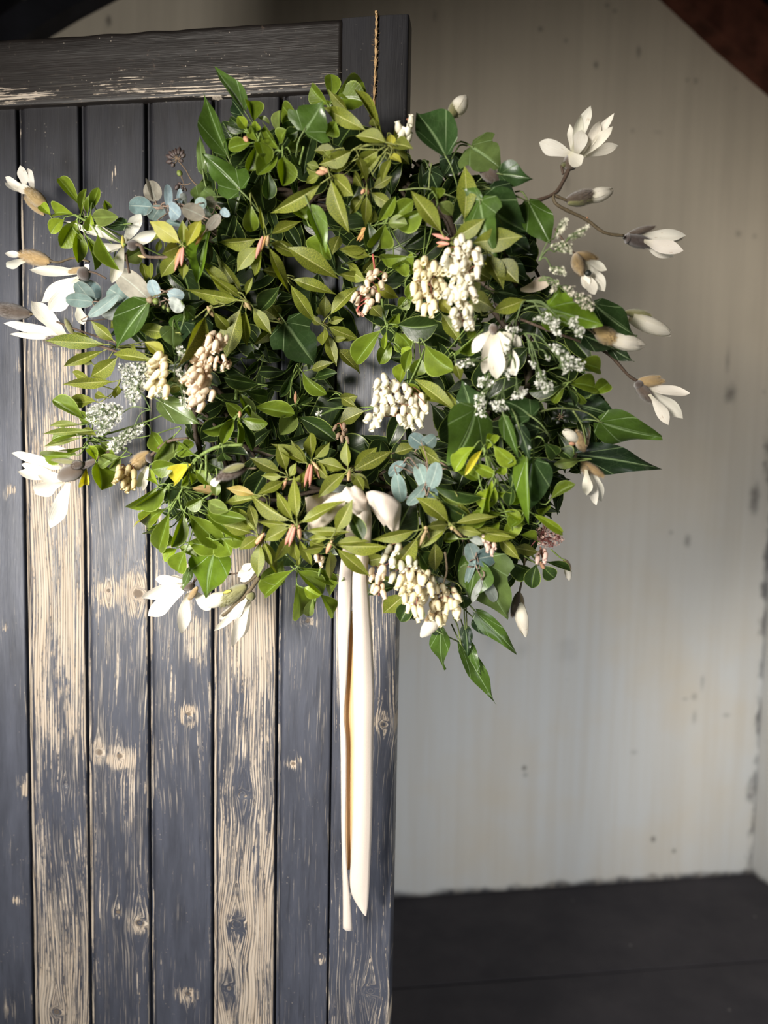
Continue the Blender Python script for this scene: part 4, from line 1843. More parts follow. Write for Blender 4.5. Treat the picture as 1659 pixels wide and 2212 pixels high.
S M F 1280 850 z-2 =half_open_white_magnolia_at_the_right_with_dark_scales
F 1270 850 1435 895 76 ck
F 1280 838 1440 790 46 cd
K 1275 850 1310 862 64 ck
M 1350 845 1585 828 76
M 1400 855 1595 855 54 z-1
M 1380 870 1572 928 84 z1
M 1380 880 1548 955 58
S M F 1010 950 z0
F 1000 940 1125 965 56 ct
F 998 940 1035 1060 80 ct
M 1040 970 1162 1020 56
M 1050 990 1178 1125 74
M 1045 1030 1102 1170 76
M 1050 1020 1060 1130 60
O 1055 1045 1090 1048 36 ck z1
T 1000 940 960 900 890 800 12
S M F 480 450 z-1
K 480 450 585 550 84 cd
F 475 470 560 550 60 cd
M 560 490 590 545 30
S M F 740 1100 z-2
M 720 1130 850 1075 60 cp
M 700 1140 850 1130 60 cp
S B F 1290 1260 z-3
F 1275 1260 1420 1278 52 co
W 1310 1290 1535 1385 84 p
S B F 1110 1380 z1
T 1110 1380 1050 1340 960 1290 12
F 1105 1350 1232 1435 88 ct
F 1112 1360 1225 1420 100 ct
W 1185 1405 1388 1450 92
S L F - - z2
L 850 1240 1155 1320 230 cb v0
I 910 1220 905 1085 60 cb
S I F - - z0
I 1110 1220 1340 1395 180 cm
I 1190 1450 1328 1535 76 cd
I 1050 1390 1240 1480 130 cd z-1
I 560 1150 700 1180 140 cd z-2
I 600 1000 740 1080 150 cd z-3
S M F 560 1360 z3 =open_white_magnolia_flower_drooping_among_fine_white_sprays_on_the_right
K 545 1325 560 1390 60 cd
M 530 1370 434 1485 74
M 545 1380 470 1585 80
M 565 1385 575 1635 110 z1
M 590 1385 690 1608 104
M 600 1375 705 1445 70
M 575 1375 640 1470 90 z1
# ---- right middle
S M G 1350 440 z-2 =half_open_white_magnolia_lowest_on_the_far_right_twig
T 1340 440 1290 405 1180 290 1030 225 850 160 700 100 16
F 1335 450 1492 440 60 ct
F 1338 455 1432 560 66 cd
F 1345 440 1470 420 40 ct
M 1390 475 1602 525 66
M 1395 490 1598 602 74
M 1410 515 1532 652 64 z1
K 1335 445 1370 480 60 ck
S I G - - z1
I 1140 668 1480 752 185 c v1
I 1010 845 1455 918 175 cd z-2
I 940 560 1245 645 200 cd z-2
I 1000 480 1130 620 180 cd z-3
T 760 625 900 592 1050 610 1140 665 10
T 990 605 1040 690 1060 790 10
S L G - - z3
I 455 600 325 915 270 c v2
I 425 610 375 440 150 cm z-1
L 755 635 595 525 190 cm v1 z-1
I 440 560 560 560 120 cd z-2
I 610 640 690 870 66 b f r15
I 690 690 752 885 80 cd
I 800 700 700 640 110 cd z-2
S I G - - z3
I 770 880 745 1180 240 cm v0
I 735 870 742 1235 76 cb f r30
S E G 960 470 z1
E 1020 335 1145 372 100
E 970 455 1118 478 110
E 1090 515 1192 445 92
E 945 455 745 500 88 cm
E 945 475 870 560 66
E 965 480 1000 580 40 cd
E 1010 500 1060 575 40
E 900 370 1010 330 70 cd
E 850 430 780 400 60 cd
S E G 520 850 z3
T 500 810 520 900 560 980 620 1060 14
T 480 860 470 960 490 1050 10
E 545 790 672 905 84 cb
E 452 800 328 925 74 cb
E 492 815 398 945 40 cy
E 510 825 552 735 66 cb
E 625 900 570 955 56 cb
E 540 985 476 1155 84 cb z1
E 560 1052 705 1102 60 cb
E 602 1152 702 1212 56 cb
E 770 1170 935 1275 48 cb z1
E 865 1090 1002 1010 76
E 420 900 560 960 60 cb
E 310 900 465 985 70
E 1032 880 895 905 60 cg z-1
E 830 780 900 850 80 cd
E 900 820 980 870 90 cd z-1
E 650 1020 640 1130 60 cd
E 720 1180 640 1250 60
E 430 1180 560 1150 70
E 600 1180 420 1180 50
S E G 100 430 z3
T 155 310 100 430 60 500 10
P 372 632 108 425 62 c r30
P 400 600 130 500 66 z-1
E 70 458 135 545 70 cb
E 172 240 302 388 112
E 152 310 115 405 96
E 462 190 352 300 80
E 440 130 420 200 60 b
E 70 330 30 440 66 cb
E 40 260 90 300 70 cb
E 100 260 60 380 60
P 340 340 370 440 60
S U G 170 980 z2
T 150 770 185 880 178 1000 150 1060 6
U 170 800 90 740 90 cd z-1
U 160 800 230 745 80 d z-1
U 172 1030 128 895 82 d
U 195 1035 240 895 90 c z1
U 185 1010 78 1125 66 c
U 20 950 45 1105 84 c
U 60 890 -30 960 60 cd
U 180 1050 240 1060 90 cd z-1
P 265 895 135 800 84 cd
P 0 840 130 800 70 cd
S P G 320 1220 z3
P 312 1225 138 1080 82 z1
E 490 1090 232 1042 80 c
E 240 1090 390 1230 90 cd
P 360 1100 420 1240 70 cd
B 315 1225 350 1275 24 t
S B G 1040 800 z0
T 1065 790 1080 740 1070 700 10
F 1050 830 1005 715 66 ct
F 1055 815 1030 745 70 ct
W 1010 765 932 712 56
B 1000 790 965 785 26 y
S B G 1040 880 z0
T 1010 840 1000 880 1040 880 14
F 1030 880 1155 970 56 ct
F 1040 890 1080 960 60 o
M 1060 915 1100 1110 66
M 1085 930 1155 1108 66
M 1060 930 1080 1060 60 z1
S O G 920 640 z0
O 920 640 880 610 22 ck
O 920 640 910 590 22 ck
O 920 640 950 600 22 ck
O 920 640 970 630 22 ck
O 920 640 960 670 22 ck
O 920 640 900 680 22 ck
O 920 640 870 650 22 ck
# ---- lower right
S P H 830 470 z4
P 822 462 648 315 92 z1
P 822 480 608 612 60
P 842 460 1085 415 60
P 842 482 1000 520 50
P 872 490 1195 520 50
P 820 470 700 480 60 cd
B 832 480 895 542 22 ct z1
B 835 478 830 500 26 ct z1
S P H 680 500 z4
P 640 500 392 562 74 z1
P 650 530 488 755 108 z1
P 742 560 750 738 88 cd
E 650 612 712 702 110 cd
P 700 510 780 440 60 cd
B 690 495 656 585 26 ct z1
B 695 495 710 550 20 ct
B 680 490 700 480 26 ct z1
S E H 1150 480 z3
P 1082 530 1205 665 68
P 1162 592 1312 620 66 cd
P 918 492 1182 545 58
E 1232 422 1128 535 92 cb
E 1120 398 1228 445 76 cb
E 1212 522 1310 562 60 cb
E 1282 412 1450 518 54 cb z1
E 1322 425 1350 365 70
E 1112 400 940 420 62 c
E 1062 262 1000 392 86 cb z1
E 1022 322 750 280 80 cd
E 762 322 912 440 90 cd
E 900 470 1020 440 60
E 1100 450 1020 500 60 cb
E 1150 300 1260 340 60 cb
E 880 545 790 550 50
E 1000 470 940 500 50 cb
T 1240 380 1180 480 1160 560 10
T 1060 250 1110 360 1170 500 12
S L H - - z2
L 990 660 1140 1025 330 cg v1 r14
I 960 660 905 895 210 g v2
I 970 955 1185 1168 104 c
I 960 990 1090 1100 110 cd z-1
S I H - - z-1
T 910 900 912 960 915 1040 8
T 840 980 865 1030 885 1140 8
I 885 1130 1072 1455 105 c v3
I 905 1030 918 1200 70 cd
I 925 1120 995 1300 56 c
I 775 1030 762 1290 96 c v0
I 760 1060 710 1030 60 cd
S U H 960 690 z3
T 970 640 985 700 995 770 6
U 965 690 925 572 92 c
U 965 660 1080 640 110 cd
U 945 700 1115 705 34 b
U 960 650 912 790 44 c
U 950 720 1010 750 130 cd z-1
U 998 765 945 895 40 cw z1
U 1000 765 1078 895 64 cw z1
U 920 520 1010 570 52 cw
S B H 795 880 z4
T 795 620 805 720 785 800 785 870 11
W 760 965 660 1088 76
F 790 880 735 1000 86 co
F 785 890 690 1000 50 ct z1
S B H 1205 840 z-1
T 1235 650 1225 740 1205 840 12
F 1205 840 1165 975 56 cd
F 1205 840 1222 940 40 d
W 1200 890 1238 1085 68 g
S E H 1310 680 z0
T 1380 605 1430 650 1460 665 8
T 1230 640 1310 690 8
E 1300 682 1270 818 92 cd
E 1332 692 1402 765 86 cd
E 1352 672 1482 722 50 cd
E 1102 662 1262 722 70 cd
B 1320 670 1345 720 28 p
S B H 1450 660 z-3
F 1450 660 1482 725 42 ct
W 1465 700 1480 778 36 p
S P H 470 640 z3
P 475 650 338 682 82
P 552 770 358 792 76
P 572 852 452 958 112
E 622 880 545 1000 92 cd
E 560 800 370 850 70 cd
P 640 640 700 720 80 cd
E 880 850 900 930 80 cd
E 660 900 620 1000 80 cd
# ---- ivy berries
S O A 1430 350 z0 =dark_ivy_berry_heads_on_a_bare_stem_at_the_upper_left
T 1440 360 1370 290 1330 220 1280 160 9
T 1370 318 1320 330 1280 320 6
T 1320 330 1300 260 5
O 1270 150 1235 80 30
O 1270 150 1258 68 28
O 1270 150 1290 58 32
O 1275 150 1318 78 28
O 1270 150 1212 90 30
O 1268 152 1190 118 32
O 1268 155 1192 168 32
O 1270 158 1228 200 30
O 1275 150 1330 110 28
O 1280 150 1312 160 26
O 1305 290 1280 228 42 cg
O 1285 330 1255 365 34
O 1300 320 1275 320 22
O 1320 340 1335 375 22
O 1310 335 1310 370 20
'''
run(DATA)

# ------------------------------------------------------------------ drooping sprays of urn-shaped bells
CREAM = (.93, .86, .62); IVORY = (.93, .90, .76); TAN = (.90, .77, .60)
raceme('F', (200, 990), [(210, 1080), (200, 1250)], [(150, 975), (225, 1000), (290, 1060), (310, 1130), (250, 1180), (225, 1270), (150, 1260), (130, 1190), (100, 1110)], 30, 11, (27, 17), CREAM, 0.035)
raceme('F', (380, 880), [(390, 1000), (390, 1150), (380, 1340)], [(355, 860), (420, 870), (470, 920), (482, 1020), (440, 1120), (430, 1240), (435, 1340), (375, 1355), (330, 1320), (350, 1220), (300, 1170), (320, 1080), (290, 960), (330, 920)], 52, 12, (25, 16), IVORY, 0.04)
raceme('X', (870, 835), [(850, 850), (830, 900)], [(812, 815), (830, 812), (860, 830), (905, 850), (928, 885), (905, 922), (868, 925), (845, 885), (828, 900), (808, 925), (795, 918), (806, 880), (815, 845)], 48, 10.5, (24, 15), IVORY, 0.05)
raceme('D', (420, 960), [(340, 1000), (290, 1090), (310, 1220)], [(390, 910), (455, 930), (470, 985), (420, 1010), (360, 1040), (345, 1090), (365, 1190), (330, 1260), (290, 1250), (262, 1160), (232, 1110), (250, 1040), (300, 990), (310, 950)], 34, 9.5, (23, 14), TAN, 0.045, (-.35, .9), (.40, .22, .14))
raceme('D', (330, 1200), [(280, 1290), (270, 1400)], [(215, 1170), (275, 1180), (290, 1240), (350, 1280), (360, 1340), (300, 1370), (300, 1420), (245, 1420), (215, 1380), (220, 1320), (175, 1260), (190, 1200)], 20, 11, (26, 16), TAN, 0.045, (-.4, .9), (.40, .22, .14))
raceme('D', (350, 1060), [(430, 1110), (480, 1110)], [(360, 1100), (420, 1060), (500, 1090), (500, 1130), (430, 1150), (370, 1150)], 6, 10, (16, 11), TAN, 0.045)
raceme('B', (1160, 400), [(1150, 480), (1140, 650)], [(1105, 385), (1165, 390), (1175, 520), (1180, 650), (1085, 660), (1075, 540)], 15, 11, (27, 17), CREAM, 0.035, (-.5, .85))
raceme('D', (1510, 330), [(1520, 480), (1440, 600), (1400, 740)], [(1450, 480), (1530, 440), (1600, 470), (1620, 510), (1560, 560), (1570, 640), (1500, 690), (1470, 720), (1385, 660), (1380, 610), (1450, 570)], 16, 12, (21, 14), TAN, 0.03, (-.2, .9), (.40, .10, .08))
raceme('D', (1395, 720), [(1400, 740), (1440, 750)], [(1390, 735), (1450, 735), (1455, 765), (1400, 765)], 2, 7, (12, 10), (.62, .36, .28), 0.03)
raceme('E', (1590, 520), [(1610, 560), (1570, 660)], [(1600, 520), (1650, 530), (1645, 580), (1600, 610), (1590, 690), (1540, 680), (1535, 600)], 6, 14, (24, 17), IVORY, 0.01, (.2, -.9))
raceme('H', (640, 720), [(640, 780), (640, 960)], [(560, 740), (640, 715), (725, 740), (720, 850), (680, 900), (650, 985), (610, 970), (600, 900), (540, 850)], 30, 11, (25, 15), CREAM, 0.04)
raceme('H', (760, 800), [(750, 880), (730, 980)], [(700, 840), (760, 800), (850, 840), (850, 900), (880, 950), (830, 985), (780, 1020), (700, 960), (690, 900)], 22, 12, (23, 15), CREAM, 0.03)
raceme('H', (560, 600), [(580, 650), (600, 720)], [(500, 600), (560, 570), (580, 640), (650, 690), (640, 730), (520, 760), (450, 740), (460, 680)], 14, 14, (26, 16), IVORY, 0.03)
raceme('H', (430, 700), [(430, 780), (430, 860)], [(385, 710), (455, 700), (450, 790), (455, 820), (440, 870), (405, 850)], 10, 9, (20, 12), TAN, 0.03)
raceme('B', (950, 1190), [(900, 1260), (930, 1360)], [(850, 1210), (940, 1200), (970, 1260), (965, 1350), (930, 1370), (840, 1280)], 14, 10, (23, 14), (.74, .62, .36), 0.03)
raceme('H', (1020, 530), [(1040, 570), (1060, 610)], [(1000, 540), (1050, 545), (1075, 600), (1060, 625), (1010, 580)], 7, 9, (17, 11), (.76, .60, .52), 0.04)
raceme('H', (1320, 590), [(1330, 640), (1340, 670)], [(1300, 620), (1360, 620), (1355, 670), (1305, 665)], 5, 9, (17, 11), (.72, .52, .46), 0.0)
raceme('C', (1210, 680), [(1215, 720), (1220, 740)], [(1190, 690), (1235, 695), (1235, 745), (1195, 735)], 3, 8, (15, 10), TAN, 0.03)
raceme('X', (735, 915), [(740, 930), (742, 948)], [(722, 910), (748, 915), (752, 950), (730, 950)], 7, 7, (16, 9), (.30, .21, .15), 0.02)


# ------------------------------------------------------------------ fine white filler flowers: wiry sprays with tiny florets past counting
def fine_spray(crop, root, polys, per, col=(.95, .94, .88), dz=0.035, sz=9.0, stalk=None, stemc=(.12, .17, .06)):
    x0, y0, s = CROP[crop]
    c = lambda p: (x0 + p[0] / s, y0 + p[1] / s)
    root = c(root)
    base = zfront(*root) + dz
    R = P(*root, base)
    gs = Geo(); gf = Geo()
    for poly in polys:
        poly = [c(p) for p in poly]
        cx = sum(p[0] for p in poly) / len(poly); cy = sum(p[1] for p in poly) / len(poly)
        area_ = max(1, (max(p[0] for p in poly) - min(p[0] for p in poly)) * (max(p[1] for p in poly) - min(p[1] for p in poly)))
        hub = P(cx + (root[0] - cx) * .35, cy + (root[1] - cy) * .35, base)
        gs.tube(spline([R, R.lerp(hub, .5) + Vector((0, -.004, .006)), hub], 4), 0.0008, 4, False)
        n = max(5, int(area_ * per * .9))
        pts = scatter(poly, n, 3.2)
        heads = [P(*p, base + rnd.uniform(-.012, .018)) for p in pts[:max(3, n // 7)]]
        for h in heads:
            gs.tube(spline([hub, hub.lerp(h, .5) + Vector((0, 0, .003)), h], 2), 0.0005, 3, False)
        for p in pts:
            q = P(*p, base + rnd.uniform(-.012, .02))
            near = min(heads, key=lambda a: (a - q).length)
            if (near - q).length > .001: gs.tube([near, q], 0.0003, 3, False)
            k = px2m(q) * sz * rnd.uniform(.55, 1.1)
            ax = (CAM_D - q).normalized() + Vector((rnd.uniform(-1, 1), rnd.uniform(-.6, .6), rnd.uniform(-.8, 1.2)))
            ax.normalize()
            u = ax.orthogonal().normalized(); v = ax.cross(u)
            open_ = rnd.uniform(.25, 1.0)
            m = len(gf.v)
            a0 = rnd.uniform(0, 6)
            for j in range(5):
                a = a0 + j * 1.2566
                dirn = (u * math.cos(a) + v * math.sin(a)) * open_ + ax * (1.15 - open_)
                sd = (u * -math.sin(a) + v * math.cos(a)) * .22
                b = len(gf.v)
                gf.v += [q, q + (dirn * .6 + sd) * k * .6, q + dirn * k * .75, q + (dirn * .6 - sd) * k * .6]
                gf.f.append((b, b + 1, b + 2, b + 3))
    o = gs.build('fine_flower_spray', M_STEM, wreath)
    o.data.transform(Matrix.Translation(-WC))
    o.color = tuple(stemc) + (1,)
    f = gf.build('florets', M_FLORET, o)
    f.data.transform(Matrix.Translation(-WC))
    f['kind'] = 'stuff'
    f.color = tuple(col) + (1,)
    return o


fine_spray('B', (1080, 780), [[(850, 450), (960, 440), (1090, 460), (1070, 560), (1000, 700), (960, 760), (930, 740), (880, 640), (870, 540)],
                              [(620, 770), (700, 740), (800, 730), (880, 760), (870, 860), (800, 920), (700, 970), (690, 900), (620, 850)],
                              [(880, 940), (960, 900), (1030, 890), (1000, 960), (900, 1030), (840, 1090), (760, 1060), (800, 1000)]], .055)
fine_spray('B', (1250, 560), [[(1260, 340), (1320, 330), (1330, 390), (1280, 395)], [(1245, 500), (1300, 490), (1340, 550), (1300, 560)]], .05)
fine_spray('B', (1300, 620), [[(1280, 690), (1350, 700), (1350, 790), (1300, 760)], [(1300, 640), (1350, 640), (1330, 690)], [(1160, 600), (1200, 620), (1190, 700), (1100, 690)]], .035)
fine_spray('F', (800, 980), [[(920, 760), (960, 740), (950, 800), (900, 850)], [(970, 840), (1040, 800), (1070, 790), (1050, 840), (980, 870)], [(870, 890), (930, 870), (990, 890), (980, 940), (900, 930)], [(860, 1020), (940, 1010), (950, 1060), (880, 1050)]], .045, (.84, .82, .66))
fine_spray('F', (800, 1090), [[(870, 1090), (910, 1080), (900, 1150), (870, 1150)], [(1000, 1150), (1090, 1180), (1110, 1250), (1060, 1250), (1000, 1200)], [(940, 1120), (1000, 1120), (980, 1180)]], .04, (.80, .74, .62))
fine_spray('F', (730, 1200), [[(770, 1300), (850, 1265), (910, 1310), (920, 1400), (890, 1390), (850, 1330)], [(960, 1300), (1010, 1290), (1020, 1340), (980, 1360)], [(1010, 1340), (1060, 1350), (1040, 1400), (1000, 1390)], [(620, 1340), (690, 1350), (680, 1370), (620, 1360)]], .05)
fine_spray('G', (720, 180), [[(850, 240), (900, 240), (980, 310), (1050, 330), (1040, 380), (980, 380), (930, 420), (930, 330)], [(780, 400), (830, 390), (840, 460), (790, 480)], [(820, 480), (870, 440), (880, 490), (830, 520)], [(830, 300), (870, 310), (850, 330)], [(750, 330), (790, 350), (770, 370)]], .05)
fine_spray('G', (650, 300), [[(345, 350), (420, 320), (450, 350), (400, 365), (360, 370)], [(460, 430), (520, 420), (560, 460), (470, 480)], [(680, 500), (740, 490), (720, 530), (640, 540)], [(530, 560), (600, 550), (640, 600), (560, 610)], [(450, 520), (500, 510), (510, 640), (460, 640)], [(610, 380), (650, 380), (630, 430)], [(640, 150), (700, 160), (650, 180)], [(600, 230), (650, 230), (620, 300)]], .05)
fine_spray('H', (1260, 600), [[(1290, 500), (1340, 460), (1440, 510), (1450, 560), (1380, 600), (1310, 580)]], .04, (.66, .46, .40), 0.0, 7, None, (.22, .07, .06))
fine_spray('X', (690, 890), [[(682, 888), (694, 888), (692, 902), (682, 900)]], .05)

# ------------------------------------------------------------------ the wreath's body: twisted twigs, and the dark inner leaves nobody could count
g = Geo()
for k in range(16):
    pts = []
    ph = rnd.uniform(0, 6); rr = rnd.uniform(290, 390); m = rnd.choice((5, 6, 7)); zz = rnd.uniform(.025, .075)
    a0 = rnd.uniform(0, 6); span = rnd.uniform(3.5, 6.2)
    for i in range(41):
        a = a0 + span * i / 40
        r = rr + 34 * math.sin(a * m + ph)
        pts.append(P(745 + r * 1.06 * math.cos(a), 735 + r * math.sin(a), zz + .018 * math.sin(a * (m + 1) + ph * 2)))
    g.tube(pts, rnd.uniform(.0016, .0042), 5)
wb_ = g.build('twig_ring', M_STEM, wreath)
wb_.data.transform(Matrix.Translation(-WC)); wb_.color = (.06, .042, .03, 1)

FILL = [(470, 220), (560, 280), (700, 240), (840, 290), (900, 330), (1000, 330), (1080, 380), (1150, 470), (1180, 560), (1240, 640), (1300, 720), (1290, 820), (1330, 910), (1300, 1000), (1220, 1050), (1200, 1150), (1130, 1230), (1080, 1290), (960, 1280), (850, 1240), (740, 1230), (640, 1250), (560, 1180), (450, 1180), (340, 1120), (330, 1030), (400, 980), (380, 880), (300, 830), (300, 720), (250, 680), (330, 560), (390, 480), (440, 380)]
HOLE = [(790, 780), (870, 770), (885, 930), (800, 960), (760, 900)]
HOLE2 = [(640, 560), (760, 560), (780, 900), (620, 900), (580, 700)]
g = Geo(); guv = []; gfl = []


def fill_leaf(kind, b, t, w, roll):
    me = template(kind)
    X, Y, Z, L = frame(b, t, roll)
    n0 = len(g.v)
    for v in me.vertices:
        c = v.co
        g.v.append(b + X * (c.x * w) + Y * (c.y * L) + Z * (c.z * L) - WC)
    for p in me.polygons:
        g.f.append(tuple(n0 + i for i in p.vertices))
    for lp in me.loops:
        guv.append(me.uv_layers['leaf'].data[lp.index].uv.copy()); gfl.append(me.uv_layers['flat'].data[lp.index].uv.copy())


cnt = 0
while cnt < 950:
    x, y = rnd.uniform(230, 1340), rnd.uniform(220, 1300)
    if not inside((x, y), FILL) or inside((x, y), HOLE): continue
    if inside((x, y), HOLE2) and rnd.random() < .6: continue
    cnt += 1
    zf = zfront(x, y)
    z = rnd.uniform(.012, max(.02, zf - .028))
    out = math.atan2(y - 735, x - 745) + rnd.uniform(-1.3, 1.3)
    L = rnd.uniform(60, 105)
    k = rnd.choice('PPEEI')
    x2, y2 = x + L * math.cos(out), y + L * math.sin(out)
    if inside((x2, y2), HOLE) or not inside((x2, y2), FILL): 
        x2, y2 = x - L * math.cos(out), y - L * math.sin(out)
        if inside((x2, y2), HOLE) or not inside((x2, y2), FILL): continue
    b, t = P(x, y, z), P(x2, y2, max(.012, min(zf - .02, z + rnd.uniform(-.02, .03))))
    w = L * {'P': .32, 'E': .48, 'I': .8}[k] * px2m(b) * rnd.uniform(.8, 1.1)
    fill_leaf(k, b, t, w, rnd.uniform(-.8, .8))
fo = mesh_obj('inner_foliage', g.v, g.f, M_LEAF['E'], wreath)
for nm, arr in (('leaf', guv), ('flat', gfl)):
    l = fo.data.uv_layers.new(name=nm)
    for i, uv in enumerate(arr): l.data[i].uv = uv
fo['kind'] = 'stuff'
fo.color = (.020, .037, .011, 1)  # shade inside the wreath is put into this darker green
fo['label'] = 'shaded inner leaves behind the front sprigs'

# sprig stem meshes were drawn in the door's frame; bring them to the wreath's own origin
for o in list(wreath.children):
    if o.type == 'MESH' and not o.name.startswith(('twig_ring', 'inner_foliage', 'fine_flower_spray')):
        o.data.transform(Matrix.Translation(-WC))


# ------------------------------------------------------------------ ribbon
def mat_ribbon(name, col, sheen=0.3):
    t = NT(name)
    o = t.obj()
    n = t.noise(o, 900, 3)
    b = t.bump(t.math('ADD', n, t.math('MULTIPLY', t.noise(o, 220, 2), .6)), .22, .0006)
    c = t.mix(t.ramp(n, .3, .7), [q * .93 for q in col], col)
    bs = t.bsdf(c, .8, b, .15, Sheen_Weight=sheen)
    return t.leafy(bs, c, .10, b)


M_RIB = mat_ribbon('velvet_ribbon', (.70, .61, .535))
M_RIB_BOUNCE = mat_ribbon('ribbon_bounce_tint', (.86, .56, .29), .0)  # warm light bouncing inside the fold, put into the cloth colour
ribbon = empty('ribbon', DOOR_M @ Matrix.Translation(P(768, 1073, .17)))
RC = P(768, 1073, .17)
ribbon['label'] = 'long cream velvet ribbon tied in a small bow at the foot of the wreath'
ribbon['category'] = 'ribbon'


def band(name, rows, mat, cols=9, thick=.0008, sub=5):
    """cloth band: each row = (left px, left z), (right px, right z), bulge; smoothed along its length, given thickness"""
    n = len(rows)
    ctl = []
    for (lx, ly, lz), (rx, ry, rz), bul in rows:
        a, b = P(lx, ly, lz), P(rx, ry, rz)
        line = []
        for c in range(cols):
            u = c / (cols - 1)
            p = a.lerp(b, u)
            p = p + Vector((0, -bul * math.sin(math.pi * u), 0))
            line.append(p)
        ctl.append(line)
    fine = list(zip(*[spline([ctl[r][c] for r in range(n)], sub) for c in range(cols)]))
    g = Geo()
    m = len(fine)
    rowsz = cols
    nr = []
    for i in range(m):
        for c in range(cols):
            p = fine[i][c] + Vector((0, .0005 * mnoise.noise(Vector((c * 1.3, i * .6, len(name)))), 0))
            g.v.append(p - RC)
    for i in range(m - 1):
        for c in range(cols - 1):
            a = i * cols + c
            g.f.append((a, a + 1, a + cols + 1, a + cols))
    o = g.build(name, mat, ribbon)
    md = o.modifiers.new('cloth', 'SOLIDIFY'); md.thickness = thick; md.offset = 0
    return o


# right tail, front: broad, rounded, cut to a slanting point
band('tail', [((768, 1088, .172), (794, 1082, .172), .003), ((769, 1100, .174), (799, 1098, .174), .006), ((771, 1127, .172), (803, 1120, .172), .007), ((776, 1160, .166), (801, 1160, .166), .006), ((768, 1200, .16), (797, 1200, .16), .007), ((762, 1245, .155), (794, 1243, .155), .008), ((762, 1310, .14), (799, 1310, .14), .009),
              ((763, 1400, .12), (805, 1400, .12), .009), ((763, 1500, .10), (808, 1500, .10), .008), ((764, 1600, .085), (806, 1600, .085), .008), ((762, 1750, .07), (804, 1750, .07), .007),
              ((758, 1860, .06), (800, 1860, .06), .006), ((755, 1915, .055), (797, 1925, .055), .005), ((768, 1948, .052), (795, 1952, .052), .003), ((784, 1972, .05), (791, 1979, .05), .001)], M_RIB)
# left tail, folded lengthwise: pale face towards the light, warm bounce light painted tan on the inner fold
TL = [((758, 1100, .160), (776, 1100, .155)), ((745, 1160, .160), (772, 1160, .150)), ((733, 1240, .150), (763, 1240, .140)), ((730, 1320, .130), (759, 1320, .128)), ((730, 1380, .115), (754, 1380, .117)),
      ((733, 1460, .100), (750, 1460, .103)), ((735, 1545, .088), (744, 1545, .092)), ((736, 1600, .080), (748, 1600, .084)), ((737, 1700, .072), (748, 1700, .076)), ((738, 1800, .064), (747, 1800, .068)),
      ((740, 1880, .058), (750, 1880, .062)), ((741, 1950, .054), (757, 1950, .055)), ((741, 2005, .052), (761, 2010, .050))]
band('tail', [(a, b, .003) for a, b in TL], M_RIB, 7)
o = band('tail_backing', [((b[0] - 4 + 3.0 * math.sin(i * 2.3), b[1], b[2] - .012), (767, b[1], b[2] - .004), -.002) for i, (a, b) in enumerate(TL[3:-2])] , M_RIB_BOUNCE, 5)
o['label'] = 'inside of the folded tail, tan from painted bounce light'
# bow: left loop (its dark inside behind, the near band slanting down), right loop, knot
band('bow_loop', [((745, 1066, .160), (745, 1084, .160), .001), ((712, 1064, .158), (714, 1104, .158), -.004), ((682, 1069, .158), (686, 1126, .158), -.006), ((659, 1075, .164), (665, 1142, .164), -.002)], M_RIB)
band('bow_loop', [((750, 1062, .176), (752, 1088, .176), .003), ((734, 1065, .182), (738, 1102, .182), .006), ((712, 1076, .184), (719, 1123, .184), .007), ((690, 1094, .180), (699, 1139, .180), .006), ((672, 1118, .172), (680, 1150, .172), .003), ((665, 1138, .165), (668, 1150, .165), .001)], M_RIB)
band('bow_loop', [((790, 1064, .174), (792, 1086, .174), .003), ((806, 1060, .186), (804, 1094, .184), .007), ((826, 1064, .192), (818, 1110, .188), .009), ((846, 1072, .190), (831, 1128, .186), .008), ((862, 1084, .184), (840, 1141, .181), .006), ((866, 1096, .178), (847, 1148, .176), .004), ((862, 1146, .170), (850, 1150, .169), .001)], M_RIB)
band('bow_loop', [((790, 1080, .166), (790, 1093, .166), .001), ((808, 1090, .168), (803, 1102, .168), .002), ((824, 1108, .166), (816, 1120, .166), .001), ((836, 1132, .164), (830, 1138, .164), .0)], M_RIB)
kn = Geo()
NA, NV = 40, 26
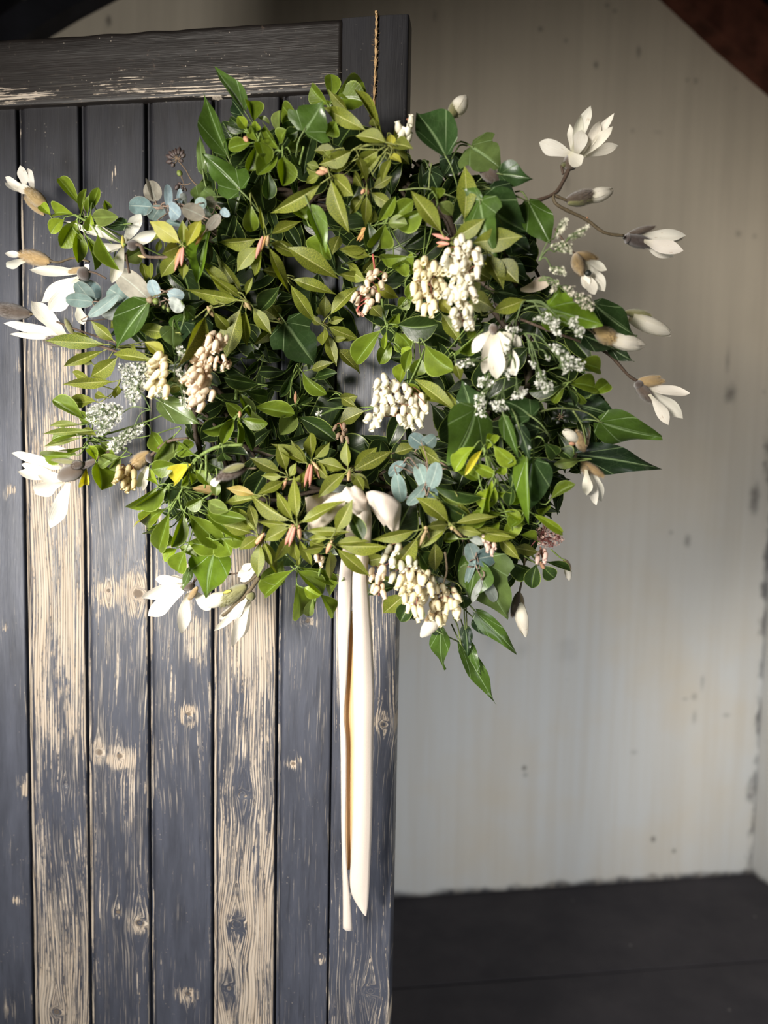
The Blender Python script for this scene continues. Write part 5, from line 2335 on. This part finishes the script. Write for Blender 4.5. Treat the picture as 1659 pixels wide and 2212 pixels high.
for i in range(NV + 1):
    for k in range(NA):
        a = 2 * math.pi * k / NA; v = i / NV
        w = math.sin(math.pi * (0.04 + .92 * v)) ** .5
        px_ = (v - .5) * 2; pz_ = w * math.sin(a)
        dg = (px_ * .55 + pz_ * .85)
        fold = 1 + .085 * math.sin(8.5 * dg + .9 * px_) + .04 * math.sin(15 * dg - 2 * px_)
        front = -math.cos(a)
        kn.v.append(Vector((px_ * .0148 * (1 + .06 * math.sin(9 * pz_)), -.0150 * w * fold * math.cos(a) * -1 * -1 - .010, .0150 * w * fold * math.sin(a) - .003 * px_ - .003)))
for i in range(NV):
    for k in range(NA):
        a = i * NA + k; b = i * NA + (k + 1) % NA
        kn.f.append((a, b, b + NA, a + NA))
kn.f.append(tuple(reversed(range(NA)))); kn.f.append(tuple(NV * NA + k for k in range(NA)))
kn.build('knot', M_RIB, ribbon)

# ------------------------------------------------------------------ twine over the door top
M_TWINE = simple('jute', (.40, .26, .13), .85, .35, 700, .2, .5, .0006)
g = Geo()
path = [P(800, 250, .07), P(805, 272, .03), P(806, 262, .004), P(809, 200, .003), P(812, 130, .003), P(813, 80, .003), P(814, 40, .003)]
top = P(814, 33, .002)
path += [Vector((top.x, -.006, TOP + .002)), Vector((top.x, .010, TOP + .0035)), Vector((top.x, .034, TOP + .0035)), Vector((top.x + .001, .040, TOP - .004)), Vector((top.x + .001, .041, TOP - .15))]
sp = spline(path, 8)
for k in range(2):
    pts = []
    for i, p in enumerate(sp):
        a = i * 0.9 + k * math.pi
        pts.append(p + Vector((math.cos(a) * .0009, -abs(.0007) + math.sin(a) * .0008, 0)))
    g.tube(pts, .0011, 5)
for i in range(150):
    p = rnd.choice(sp[4:44]); d = Vector((rnd.uniform(-1, 1), rnd.uniform(-1, 0), rnd.uniform(-.5, .8))).normalized()
    g.tube([p, p + d * rnd.uniform(.003, .007)], .00012, 3, False)
tw = g.build('twine', M_TWINE)
tw.matrix_world = DOOR_M
tw['label'] = 'thin brown jute twine running over the door top to hold the wreath'
tw['category'] = 'twine'
